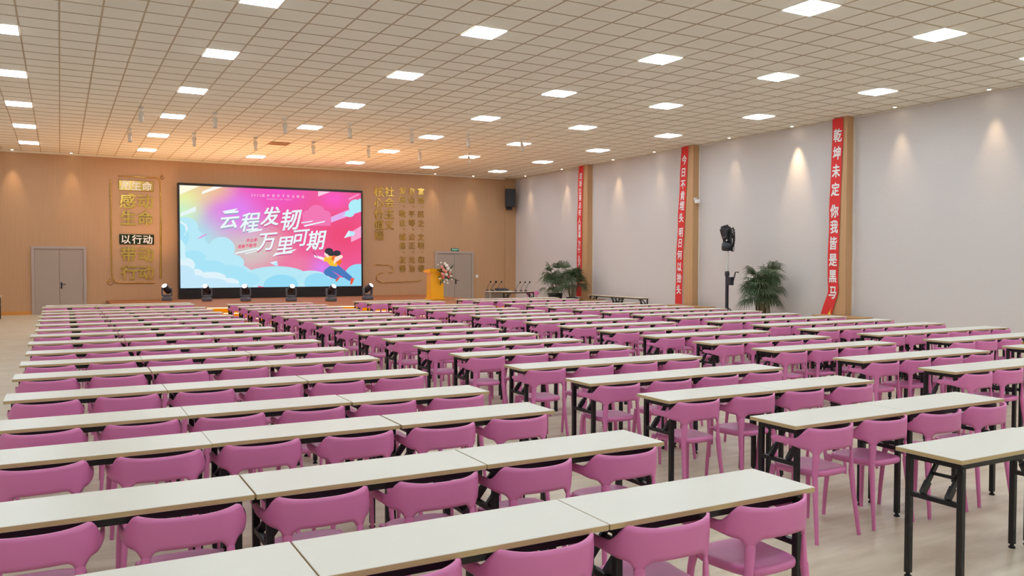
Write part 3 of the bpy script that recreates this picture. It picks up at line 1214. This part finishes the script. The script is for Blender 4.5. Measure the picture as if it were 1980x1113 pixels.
def chair_parts(root):
    # seat: rounded square, slightly dished
    seat = MB()
    n = 36
    rings = [(0.0, 0.428), (0.4, 0.430), (0.7, 0.437), (0.86, 0.445), (0.95, 0.446), (0.99, 0.440), (1.0, 0.428), (0.985, 0.414), (0.93, 0.406), (0.5, 0.404), (0.0, 0.404)]
    vs, fs = [], []
    for q, z in rings:
        for k in range(n):
            a = 2 * pi * k / n
            ca, sa = cos(a), sin(a)
            e = 2 / 3.6
            x = 0.190 * math.copysign(abs(ca) ** e, ca)
            y = 0.20 * math.copysign(abs(sa) ** e, sa)
            x *= 1 + 0.06 * (y / 0.2)
            dz = -0.006 * (y / 0.2) if q else 0
            vs.append((x * q * 0.96, y * q + 0.005, z + dz + (0.006 * q if y > 0 and z > 0.43 else 0)))
    for i in range(len(rings) - 1):
        for k in range(n):
            a, b = i * n + k, i * n + (k + 1) % n
            fs.append((a, b, b + n, a + n))
    seat.add(vs, fs, 0, True)
    obj('seat', seat, M_chair, root)
    # backrest band with forward curving arms and two stems
    bk = MB()
    rx, ry = 0.255, 0.258
    cols, rws = 65, 8
    outer, inner = [], []

    def ztop(ph):
        return 0.736 - 0.078 * sstep((abs(ph) - 47) / 26) - 0.010 * cos(radians(min(90, abs(ph) * 1.9)))

    def zbot(ph):
        return 0.594 + 0.020 * sstep((abs(ph) - 52) / 30) - 0.050 * math.exp(-(((abs(ph) - 36) / 7.5) ** 2))
    P2 = 101.0
    grid_o, grid_i = [], []
    for c in range(cols):
        ph = -P2 + 2 * P2 * c / (cols - 1)
        a = radians(ph)
        tip = sstep((P2 - abs(ph)) / 7)
        zt, zb = ztop(ph), zbot(ph)
        mid = (zt + zb) / 2
        zt, zb = mid + (zt - mid) * (0.45 + 0.55 * tip), mid - (mid - zb) * (0.45 + 0.55 * tip)
        ro, ri = [], []
        for r in range(rws):
            k = r / (rws - 1)
            z = zb + (zt - zb) * k
            lean = 0.045 * (z - 0.6)
            th = 0.009 * (0.55 + 0.45 * sin(pi * min(1, max(0, 0.12 + 0.76 * k))))
            nx, ny = sin(a), -cos(a)
            x, y = rx * sin(min(abs(a), pi / 2)) ** 0.77 * (1 if a > 0 else -1), -ry * math.copysign(abs(cos(a)) ** 0.77, cos(a)) + 0.038
            y -= lean * max(0, cos(a))
            ro.append((x + nx * th, y + ny * th, z))
            ri.append((x - nx * th, y - ny * th, z))
        grid_o.append(ro)
        grid_i.append(ri)
    vs = [p for c in range(cols) for p in grid_o[c]] + [p for c in range(cols) for p in grid_i[c]]
    off = cols * rws
    fs = []
    for c in range(cols - 1):
        for r in range(rws - 1):
            a = c * rws + r
            fs.append((a, a + rws, a + rws + 1, a + 1))
            fs.append((off + a, off + a + 1, off + a + rws + 1, off + a + rws))
        a = c * rws
        fs.append((a, off + a, off + a + rws, a + rws))
        a = c * rws + rws - 1
        fs.append((a, a + rws, off + a + rws, off + a))
    for c in (0, cols - 1):
        for r in range(rws - 1):
            a = c * rws + r
            q = (a, a + 1, off + a + 1, off + a)
            fs.append(q if c == 0 else tuple(reversed(q)))
    bk.add(vs, fs, 0, True)
    for s in (-1, 1):
        a = radians(36) * s
        px_, py_ = rx * sin(abs(a)) ** 0.77 * s, -ry * cos(a) ** 0.77 + 0.038
        ang = Vector((cos(a), sin(a), 0))
        pts, rad = [], []
        for z, wx, wy, q in ((0.585, 0.020, 0.003, 0.0), (0.568, 0.023, 0.0062, 0.0), (0.55, 0.0235, 0.009, 0.02), (0.525, 0.0228, 0.0115, 0.12), (0.49, 0.0215, 0.013, 0.4), (0.45, 0.0205, 0.015, 0.8), (0.415, 0.02, 0.017, 1.0)):
            pts.append((px_ + (0.176 * s - px_) * q, py_ + (-0.178 - py_) * q, z))
            rad.append((wx, wy))
        bk.tube(pts, rad, 12, up=ang)
    obj('backrest', bk, M_chair, root)
    for s in (-1, 1):
        lg = MB().tube([(0.176 * s, -0.178, 0.43), (0.182 * s, -0.19, 0.30), (0.194 * s, -0.21, 0.12), (0.202 * s, -0.224, 0.0)], [0.0195, 0.017, 0.0145, 0.0125], 10)
        obj('leg', lg, M_chair, root)
        lg = MB().tube([(0.170 * s, 0.168, 0.432), (0.18 * s, 0.178, 0.36), (0.194 * s, 0.19, 0.15), (0.20 * s, 0.196, 0.0)], [0.022, 0.018, 0.015, 0.0125], 10)
        obj('leg', lg, M_chair, root)


BLOCKS = {
'left': [(22.81, -0.316, 2.988), (22.05, -0.379, 2.971), (20.31, -0.36, 2.992), (19.29, -0.356, 2.999), (18.14, -0.364, 3.001), (17.0, -0.371, 3.007), (15.75, -0.371, 3.016), (14.55, -0.356, 3.027), (13.46, -0.39, 3.02), (12.21, -0.377, 3.035), (10.9, -0.368, 3.05), (9.73, -0.38, 3.052), (8.6, -0.392, 3.054), (7.27, -0.394, 3.061), (6.0, -0.398, 3.06), (5.0, -0.401, 3.069), (3.8, -0.405, 3.09), (2.70, -0.43, 3.08)],
'second': [(21.46, 3.666, 5.819), (20.24, 3.711, 5.847), (19.14, 3.706, 5.903), (18.04, 3.73, 5.938), (16.97, 3.765, 5.965), (15.99, 3.776, 6.007), (14.94, 3.805, 6.039), (13.81, 3.82, 6.087), (12.76, 3.832, 6.127), (11.63, 3.864, 6.163), (10.53, 3.894, 6.199), (9.41, 3.909, 6.242), (8.36, 3.938, 6.277), (7.1, 3.984, 6.303), (5.95, 4.006, 6.34), (4.92, 4.031, 6.36), (3.77, 4.121, 6.40), (2.68, 4.17, 6.47)],
'third': [(21.56, 6.997, 9.208), (20.65, 7.053, 9.215), (18.86, 7.101, 9.286), (17.92, 7.104, 9.345), (16.81, 7.132, 9.386), (15.71, 7.168, 9.42), (14.61, 7.194, 9.465), (13.63, 7.232, 9.492), (12.51, 7.267, 9.536), (11.44, 7.311, 9.559), (10.34, 7.359, 9.586), (9.3, 7.401, 9.61), (8.19, 7.434, 9.657), (7.14, 7.482, 9.673), (5.94, 7.516, 9.78), (4.93, 7.547, 9.78), (3.85, 7.583, 9.799)],
'right': [(21.46, 10.029, 13.358), (20.4, 10.044, 13.397), (18.73, 10.149, 13.379), (17.57, 10.139, 13.438), (16.56, 10.157, 13.475), (15.49, 10.179, 13.5), (14.39, 10.208, 13.522), (13.33, 10.242, 13.538), (12.27, 10.273, 13.56), (11.15, 10.289, 13.609), (10.11, 10.38, 13.6), (9.1, 10.4, 13.61), (8.02, 10.47, 13.66), (6.94, 10.464, 13.68), (5.84, 10.498, 13.7)],
}
NDESK = {'left': 3, 'second': 2, 'third': 2, 'right': 3}
BNAME = {'left': 'leftmost block', 'second': 'second block from left', 'third': 'third block from left', 'right': 'rightmost block'}


def in_view(p, m=0.06):
    """is the point near the camera's frame (used only to leave out furniture that stands outside it)"""
    v = cam.matrix_world.inverted() @ Vector(p)
    if v.z > -0.3:
        return False
    k = cam_d.lens / 36.0
    x, y = v.x / -v.z * k, v.y / -v.z * k
    return abs(x) < 0.5 + m and abs(y) < 0.5 * 1113 / 1980 + m


def make_furniture():
    Lref = 1.125
    protos = {}
    pt = thing('folding_desk', '-', 'desk')
    desk_parts(Lref, pt, True)
    pn = thing('folding_desk', '-', 'desk')
    desk_parts(Lref, pn, False)
    far_mesh = join_children(pn, 'folding_desk')
    ct = thing('pink_chair', '-', 'chair')
    chair_parts(ct)
    far_chair = join_children(ct, 'pink_chair')
    desks, chairs = [], []
    for blk, rows in BLOCKS.items():
        n = NDESK[blk]
        nr = len(rows)
        for i, (y, xl, xr) in enumerate(rows):
            p = (xr - xl) / n
            for k in range(n):
                cx = xl + (k + 0.5) * p
                jx, jy = random.uniform(-0.004, 0.004), random.uniform(-0.012, 0.012)
                loc = (cx + jx, y + 0.20 + jy, 0)
                if any(in_view((cx + a * p, y + 0.2 + b * 0.2, z), 0.0) for a in (-0.5, -0.25, 0, 0.25, 0.5) for b in (-1, 1) for z in (0.75, 0.0)):
                    desks.append((blk, i, nr, k, n, loc, p))
                if blk == 'second' and i == nr - 1 and k == 0:
                    continue        # nobody's chair stands at this desk
                for c in (0, 1):
                    jx, jy = random.uniform(-0.008, 0.004) * (1 if c else -1), random.uniform(-0.035, 0.015)
                    x = cx + (c - 0.5) * 2 * (0.284 * p / 1.125) + jx
                    q = (x, y + 0.125 + jy, 0)
                    if any(in_view((q[0] + a, q[1] - 0.2, z), -0.004) for a in (-0.24, 0, 0.24) for z in (0.72, 0.45, 0.2)):
                        chairs.append((blk, i, nr, 2 * k + c, 2 * n, q, radians(random.uniform(-1.8, 1.8))))

    def row_words(blk, i, nr):
        if blk in ('left', 'second') and i >= nr - 9:
            j = nr - 1 - i
            return 'nearest row' if j == 0 else '%s nearest row' % ORD[j]
        return '%s row from stage' % ORD[i]
    for blk, i, nr, k, n, loc, p in desks:
        pos = {2: ('left', 'right'), 3: ('left', 'middle', 'right')}[n][k]
        lab = 'white-topped desk, %s of %s in %s, %s' % (pos, {2: 'two', 3: 'three'}[n], row_words(blk, i, nr), BNAME[blk])
        g = 'folding desks in rows'
        dist = loc[1]
        if dist > 15.5:
            o = obj('folding_desk', far_mesh, None, None, loc)
            tag(o, lab, 'desk', g)
            o.scale = (p / Lref, 1, 1)
        else:
            copy_tree(pt if dist < 8.5 else pn, loc, 0, lab, g, (p / Lref, 1, 1))
    # chairs: everyone is its own thing up to 300, the farthest few of the many are one mass
    chairs.sort(key=lambda c: c[5][0] ** 2 + c[5][1] ** 2)
    keep, rest = (chairs, []) if len(chairs) <= 320 else (chairs[:300], chairs[300:])
    print('DESKS', len(desks), 'CHAIRS', len(chairs), 'keep', len(keep))
    for blk, i, nr, k, n, loc, rz in keep:
        lab = 'pink plastic chair, %s from left in %s, %s' % (ORD[k], row_words(blk, i, nr), BNAME[blk])
        g = 'pink chairs at the desks'
        if loc[1] > 13.6:
            o = obj('pink_chair', far_chair, None, None, loc)
            o.rotation_euler = (0, 0, rz)
            tag(o, lab, 'chair', g)
        else:
            copy_tree(ct, loc, rz, lab, g)
    if rest:
        mb = MB()
        for blk, i, nr, k, n, loc, rz in rest:
            mx = Matrix.Translation(loc) @ Matrix.Rotation(rz, 4, 'Z')
            mb.add([tuple(v.co) for v in far_chair.vertices], [tuple(p.vertices) for p in far_chair.polygons], 0, True, mx)
        o = obj('pink_chairs', mb, M_chair)
        tag(o, 'pink chairs of the farthest desk rows before the stage', 'chairs', None, 'stuff')
    # extra chair beside the microphone tables
    copy_tree(ct, (15.9, 27.5, 0), radians(160), 'pink plastic chair standing alone beside the microphone tables by the right wall')
    # low tables along the right wall
    for k, y in enumerate((25.2, 23.55)):
        t = copy_tree(pn, (17.62, y, 0), radians(90), 'low wood-topped black-framed table against the right wall, %s of two' % ('farther', 'nearer')[k],
                      'side tables against the right wall', (1.46, 0.9, 0.81))
        t.name = 'side_table'
        t['category'] = 'table'
    t = copy_tree(pn, (14.95, 26.9, 0), 0.0, 'black-framed table with microphones standing before the right door', None, (1.1, 1, 1))
    t.name = 'microphone_table'
    t['category'] = 'table'
    # one desk cut off by the left edge of the photo
    t = copy_tree(pn, (-2.17, 30.4, 0), 0.0, 'wooden table by the left wall, cut off by the photo edge', None, (1.0, 1.3, 1))
    t.name = 'side_table'
    t['category'] = 'table'
    for r in (pt, pn, ct):
        for ch in list(r.children_recursive):
            bpy.data.objects.remove(ch)
        bpy.data.objects.remove(r)


# ------------------------------------------------------------------ other furniture at the far end
def make_mic_table():
    t = thing('console_table', 'pale grey-legged table with black sound equipment left of the microphone table', 'table', (14.62, 27.95, 0))
    m = MB().rbox((0, 0, 0.735), (0.95, 0.5, 0.03), 0.004)
    obj('tabletop', m, M_top, t)
    lm = MB().box((0, 0, 0.36), (0.05, 0.05, 0.72)).mesh('leg', M_door)
    for sx in (-1, 1):
        for sy in (-1, 1):
            obj('leg', lm, None, t, (sx * 0.43, sy * 0.2, 0))
    obj('back_panel', MB().box((0, 0.19, 0.5), (0.8, 0.02, 0.36)), M_door, t)
    # mixer
    t = thing('sound_mixer', 'flat black sound mixer lying on the pale console table', 'mixer', (14.78, 27.9, 0.752))
    b = MB()
    vs = [(-0.22, -0.16, 0), (0.22, -0.16, 0), (0.22, 0.16, 0), (-0.22, 0.16, 0), (-0.22, -0.16, 0.04), (0.22, -0.16, 0.04), (0.22, 0.16, 0.09), (-0.22, 0.16, 0.09)]
    b.add(vs, [(0, 3, 2, 1), (4, 5, 6, 7), (0, 1, 5, 4), (1, 2, 6, 5), (2, 3, 7, 6), (3, 0, 4, 7)])
    obj('case', b, M_fixture, t)
    k = MB()
    for i in range(8):
        for j in range(3):
            z = 0.047 + 0.016 * (j + 0.5)
            k.lathe([(0.008, 0), (0.008, 0.018), (0.006, 0.02)], c=(-0.18 + i * 0.05, -0.1 + j * 0.09, z - 0.006), n=8)
    obj('knobs', k, M_fixture2, t)
    # gooseneck microphones
    base = MB().rbox((0, 0, 0.02), (0.09, 0.11, 0.04), 0.01).mesh('base', M_fixture)
    neck = MB().tube([(0, 0, 0.035), (0.01, 0, 0.12), (0.07, 0, 0.21), (0.16, 0, 0.32)], 0.008, 8).mesh('gooseneck', M_fixture)
    head = MB().blob((0.172, 0, 0.335), (0.03, 0.027, 0.038)).mesh('microphone_head', M_rubber)
    spec = [(14.24, 28.08, 0, 'farthest left of the seven'), (14.33, 27.80, 0, 'second from the left'), (14.42, 28.1, 0, 'third from the left'), (14.52, 27.76, 0, 'fourth from the left'),
            (14.82, 26.9, 0, 'third from the right'), (15.02, 26.86, 0, 'second from the right'), (15.24, 26.9, 0, 'rightmost of the seven')]
    for x, y, r, s in spec:
        tb = 'console table' if y > 27.5 else 'microphone table'
        t = thing('gooseneck_microphone', 'black gooseneck microphone on the %s, %s' % (tb, s), 'microphone', (x, y, 0.752), random.uniform(-0.3, 0.3), 'gooseneck microphones')
        obj('base', base, None, t)
        obj('gooseneck', neck, None, t)
        obj('microphone_head', head, None, t)


def make_lectern():
    x, y, z = 12.14, 28.2, 0.452
    t = thing('lectern', 'bright yellow wooden lectern at the right end of the stage', 'lectern', (x, y, z))
    b = MB()
    w0, d0 = 0.50, 0.44
    b.rbox((0, 0, 0.53), (w0, d0, 0.98), 0.01)
    obj('body', b, M_lectern, t)
    obj('plinth', MB().rbox((0, 0, 0.03), (w0 + 0.1, d0 + 0.1, 0.06), 0.008), M_lectern, t)
    tp = MB()
    vs = [(-0.33, -0.27, 1.0), (0.33, -0.27, 1.0), (0.33, 0.29, 1.0), (-0.33, 0.29, 1.0), (-0.35, -0.30, 1.14), (0.35, -0.30, 1.14), (0.35, 0.31, 1.08), (-0.35, 0.31, 1.08)]
    tp.add(vs, [(0, 3, 2, 1), (4, 5, 6, 7), (0, 1, 5, 4), (1, 2, 6, 5), (2, 3, 7, 6), (3, 0, 4, 7)])
    obj('reading_top', tp, M_lectern, t)
    # flowers cascade over the front right of the lectern
    f = thing('flower_arrangement', 'cascading bouquet of pink and white flowers on the yellow lectern', 'flowers', (x + 0.22, y - 0.30, z + 1.10))
    rnd = random.Random(5)

    def flower(c, r, tilt):
        mb = MB()
        for ring, (nn, rr, zz) in enumerate(((6, r, 0.0), (5, r * 0.7, r * 0.25), (3, r * 0.35, r * 0.45))):
            for k in range(nn):
                a = 2 * pi * (k + 0.5 * ring) / nn
                mb.blob((c[0] + rr * 0.6 * cos(a), c[1] - zz - r * 0.2, c[2] + rr * 0.6 * sin(a)), (rr * 0.5, r * 0.22, rr * 0.5), nu=7, nv=5)
        return mb
    spots = [(-0.02, 0.22, 0.075, 'w'), (0.06, 0.14, 0.085, 'w'), (-0.12, 0.10, 0.08, 'p'), (0.11, 0.04, 0.085, 'w'), (-0.06, 0.0, 0.08, 'p'), (0.02, -0.06, 0.08, 'p'), (0.20, -0.02, 0.07, 'w'), (0.19, -0.12, 0.075, 'p'),
             (-0.11, -0.16, 0.085, 'p'), (0.05, -0.18, 0.07, 'w'), (-0.08, -0.27, 0.07, 'r'), (0.14, -0.24, 0.075, 'r'), (0.24, -0.24, 0.06, 'w'), (-0.2, -0.32, 0.05, 'w'), (0.06, -0.38, 0.055, 'w'), (-0.04, -0.44, 0.05, 'w'), (0.1, -0.48, 0.05, 'w'), (-0.16, 0.26, 0.04, 'w'), (-0.27, 0.19, 0.035, 'w'), (0.28, -0.34, 0.05, 'w')]
    for a, b_, r, c in [(q[0], q[1], q[2] * 0.78, q[3]) for q in spots]:
        d = -0.05 - 0.06 * (1 - min(1, (abs(a) * 2.2))) - rnd.uniform(0, 0.02)
        obj('blossom', flower((a, d, b_), r, 0), {'w': M_petalw, 'p': M_petalp, 'r': M_petalr}[c], f)
    lv = MB()
    for k in range(44):
        a = rnd.uniform(0, 2 * pi)
        c = Vector((rnd.uniform(-0.14, 0.2), rnd.uniform(-0.11, -0.03), rnd.uniform(-0.36, 0.12)))
        ln = rnd.uniform(0.14, 0.28)
        d = Vector((cos(a), rnd.uniform(-0.5, -0.1), sin(a) - 0.4)).normalized()
        s = d.cross(Vector((0, 1, 0.2))).normalized() * 0.035
        p = [c, c + d * ln * 0.45 + s, c + d * ln, c + d * ln * 0.45 - s]
        lv.add([tuple(q) for q in p] + [tuple(q + Vector((0, 0.004, 0))) for q in p], [(0, 1, 2, 3), (7, 6, 5, 4)])
    obj('leaves', lv, M_leaf, f)


def make_speaker():
    x, y = 17.66, 32.66
    t = thing('wall_speaker', 'black loudspeaker mounted high in the corner of the wood wall', 'speaker', (x, y, 4.3))
    b = MB()
    w, d, h = 0.46, 0.40, 0.80
    vs = [(-w / 2, -d / 2, 0), (w / 2, -d / 2, 0), (w * 0.32, d / 2, 0), (-w * 0.32, d / 2, 0), (-w / 2, -d / 2, h), (w / 2, -d / 2, h), (w * 0.32, d / 2, h), (-w * 0.32, d / 2, h)]
    b.add(vs, [(0, 3, 2, 1), (4, 5, 6, 7), (0, 1, 5, 4), (1, 2, 6, 5), (2, 3, 7, 6), (3, 0, 4, 7)])
    obj('cabinet', b, M_screenframe, t)
    obj('grille', MB().rbox((0, -d / 2 - 0.008, h / 2), (w - 0.04, 0.016, h - 0.05), 0.006), M_fixture, t)
    br = MB().rbox((0, 0.02, -0.06), (0.22, 0.26, 0.12), 0.01).box((0, 0.2, 0.0), (0.10, 0.28, 0.08))
    obj('bracket', br, M_screenframe, t)
    t.rotation_euler = (0, 0, radians(-12))


def make_wall_camera():
    t = thing('security_camera', 'small white security camera on the side of the middle pillar', 'camera', (WX - 0.20, 20.67, 3.78))
    obj('mount', MB().box((0, -0.015, 0.08), (0.05, 0.03, 0.08)).tube([(0, -0.03, 0.10), (0, -0.10, 0.12), (0, -0.12, 0.05)], 0.008, 8), M_whiteplastic, t)
    obj('housing', MB().rbox((0, -0.13, 0.0), (0.09, 0.16, 0.11), 0.012), M_whiteplastic, t)


def fan_leaf(mb, c, d, size, n=15, spread=165, rnd=random, droop=0.35):
    """a palmate leaf: pointed leaflets in a fan around the stalk end"""
    d = d.normalized()
    side = d.cross(Vector((0, 0, 1)))
    if side.length < 0.1:
        side = Vector((1, 0, 0))
    side.normalize()
    for k in range(n):
        a = radians(-spread / 2 + spread * k / (n - 1))
        dd = (d * cos(a) + side * sin(a)).normalized()
        ln = size * (0.75 + 0.25 * cos(a)) * rnd.uniform(0.85, 1.1)
        nrm = dd.cross(side if abs(dd.dot(side)) < 0.9 else d).normalized()
        wv = dd.cross(nrm).normalized() * size * 0.034
        p0 = c
        p1 = c + dd * ln * 0.5 + Vector((0, 0, 0.02))
        p2 = c + dd * ln + Vector((0, 0, -droop * size))
        vs = [p0 - wv * 0.2, p0 + wv * 0.2, p1 + wv, p1 - wv, p2]
        mb.add([tuple(q) for q in vs], [(0, 1, 2, 3), (3, 2, 4)], 0, False)


def palm(label, loc, stems, height, seed, pot=True, pot_r=0.26, pot_h=0.42, spreadr=0.55, leaf=0.42, per=5, lean=0.35, ylim=(-1.0, 1.0), xlim=9.0, hr=(0.52, 0.82)):
    rnd = random.Random(seed)
    t = thing('potted_palm', label, 'potted plant', loc, 0, 'potted palms by the right wall')
    p = MB()
    if pot:
        p.lathe([(pot_r * 0.74, 0.0), (pot_r * 0.96, pot_h - 0.05), (pot_r, pot_h - 0.04), (pot_r, pot_h), (pot_r * 0.9, pot_h), (pot_r * 0.88, pot_h - 0.05)], n=24)
        obj('pot', p, M_pot, t)
        obj('soil', MB().lathe([(pot_r * 0.87, pot_h - 0.06), (pot_r * 0.5, pot_h - 0.04)], n=20), M_soil, t)
    fol = MB()
    for s in range(stems):
        a = 2 * pi * s / stems + rnd.uniform(-0.4, 0.4)
        r0 = pot_r * 0.55 * rnd.uniform(0.2, 1)
        h = height * rnd.uniform(*hr)
        top = Vector((cos(a) * lean * rnd.uniform(0.4, 1), sin(a) * lean * rnd.uniform(0.3, 0.8), h))
        base = Vector((cos(a) * r0, sin(a) * r0, pot_h - 0.05))
        m = MB().tube([base, base.lerp(top, 0.5) + Vector((0, 0, 0.05)), top], [0.018, 0.015, 0.012], 7)
        obj('stem', m, M_stem, t)
        for k in range(per):
            b = a + rnd.uniform(-1.6, 1.6) if stems > 2 else rnd.uniform(0, 2 * pi)
            el = rnd.uniform(-0.5, 1.35)
            d = Vector((cos(b) * cos(el), sin(b) * cos(el) * 0.8, sin(el)))
            ln = rnd.uniform(0.18, 0.42) * spreadr / 0.55
            e = top + d * ln
            fol.tube([top, top + d * ln * 0.5 + Vector((0, 0, 0.03)), e], 0.005, 5)
            fan_leaf(fol, e, (d + Vector((0, 0, -0.25))), leaf * rnd.uniform(0.8, 1.15), rnd=rnd)
    # keep leaves off the wall behind
    lim = min(WX - 0.04 - loc[0], xlim)
    fol.v = [(min(x, lim), max(ylim[0], min(ylim[1], y)), z) for x, y, z in fol.v]
    obj('foliage', fol, M_leaf, t)
    return t


def make_plants():
    palm('fan palm in a black pot, left of the farthest red banner', (17.2, 27.98, 0), 8, 1.72, 3, spreadr=0.42, leaf=0.46, pot_r=0.30, pot_h=0.62, lean=0.3, ylim=(-0.68, 0.8))
    palm('fan palm right beside the farthest pillar, hiding its banner foot', (17.1, 26.6, 0), 8, 1.75, 8, spreadr=0.40, leaf=0.46, pot_r=0.22, pot_h=0.5, lean=0.28, ylim=(-0.8, 0.66), xlim=0.74)
    palm('tall many-stemmed palm by the right wall, between lamp stand and nearest banner', (17.25, 16.98, 0), 20, 1.74, 21, spreadr=0.42, leaf=0.42, per=4, pot_r=0.36, pot_h=0.3, lean=0.34, ylim=(-0.85, 0.72), hr=(0.42, 0.86))


def make_plinths():
    for k, (y0, y1) in enumerate(((13.85, 15.4), (19.5, 21.35), (25.45, 26.75))):
        lab = ['low tan wooden box under the nearest red banner pillar', 'low tan wooden box under the middle banner pillar', 'low tan wooden box under the farthest banner pillar'][k]
        t = thing('wooden_box', lab, 'box', (17.62, (y0 + y1) / 2, 0), 0, 'wooden boxes at the pillars')
        L = y1 - y0
        obj('body', MB().rbox((0, 0, 0.21), (0.40, L - 0.04, 0.42), 0.006), M_box, t)
        obj('lid', MB().rbox((0, 0, 0.435), (0.44, L, 0.03), 0.005), M_box, t)


def make_crank_stand():
    x, y = 17.2, 18.35
    t = thing('crank_stand', 'tall crank lighting stand with chrome pole near the right wall', 'stand', (x, y, 0))
    obj('lower_pole', MB().tube([(0, 0, 0.12), (0, 0, 1.52)], 0.05, 16), M_fixture, t)
    obj('upper_pole', MB().tube([(0, 0, 1.5), (0, 0, 2.16)], 0.042, 16), M_chrome, t)['label'] = 'chrome pole'
    obj('collar', MB().lathe([(0.055, 1.42), (0.068, 1.44), (0.068, 1.54), (0.045, 1.57)], n=16), M_fixture, t)
    w_ = MB().rbox((0.02, -0.10, 1.28), (0.12, 0.20, 0.24), 0.012)
    wi = obj('winch', w_, M_fixture, t)
    obj('crank_handle', MB().tube([(0.02, -0.18, 1.30), (0.02, -0.24, 1.30), (0.03, -0.31, 1.54), (0.03, -0.43, 1.54)], 0.018, 8), M_fixture, wi)
    for k in range(3):
        a = radians(90 + 120 * k)
        l = MB().tube([(0.03 * cos(a), 0.03 * sin(a), 0.5), (0.55 * cos(a), 0.55 * sin(a), 0.02)], 0.016, 8)
        l.bar((0.03 * cos(a), 0.03 * sin(a), 0.16), (0.34 * cos(a), 0.34 * sin(a), 0.2), 0.012, 0.02)
        obj('leg', l, M_fixture, t)
    # the lamp on top
    f = thing('follow_spot', 'black two-part stage lamp with coiled cables atop the chrome stand', 'stage light', (x, y, 2.162))
    obj('base', MB().lathe([(0.10, 0.0), (0.16, 0.02), (0.17, 0.10), (0.16, 0.22), (0.12, 0.25)], n=20), M_fixture, f)
    yk = MB().rbox((0, 0, 0.27), (0.10, 0.30, 0.05), 0.01).rbox((0, 0.13, 0.40), (0.10, 0.04, 0.26), 0.01).rbox((0, -0.13, 0.40), (0.10, 0.04, 0.26), 0.01)
    obj('yoke', yk, M_fixture, f)
    h = obj('lamp_head', MB().rbox((0, 0, 0), (0.30, 0.22, 0.36), 0.05, seg=3).lathe([(0.11, 0.17), (0.12, 0.22), (0.10, 0.23)], n=18), M_fixture, f, (0, 0.04, 0.52))
    h.rotation_euler = (radians(-14), radians(-10), 0)
    obj('label_plate', MB().box((-0.153, 0.0, -0.10), (0.006, 0.10, 0.05)), M_fixture2, h)
    cb = MB()
    rnd = random.Random(4)
    for k in range(6):
        pts = []
        for j in range(22):
            a = 2 * pi * j / 21
            pts.append((-0.04 + 0.05 * sin(a * 2 + k), -0.17 + 0.11 * cos(a) + rnd.uniform(-0.008, 0.008) - 0.01 * k, 0.33 + (0.25 + 0.02 * k) * sin(a)))
        cb.tube(pts, 0.011, 6, caps=False)
    obj('cable', cb, M_rubber, f)


make_room()
make_grid()
make_pillars()
make_panels()
make_downlights()
make_spot_cans()
make_doors()
make_stage()
make_screen()
make_gold()
make_banners()
make_furniture()
make_heads()
make_lectern()
make_mic_table()
make_speaker()
make_wall_camera()
make_plants()
make_plinths()
make_crank_stand()
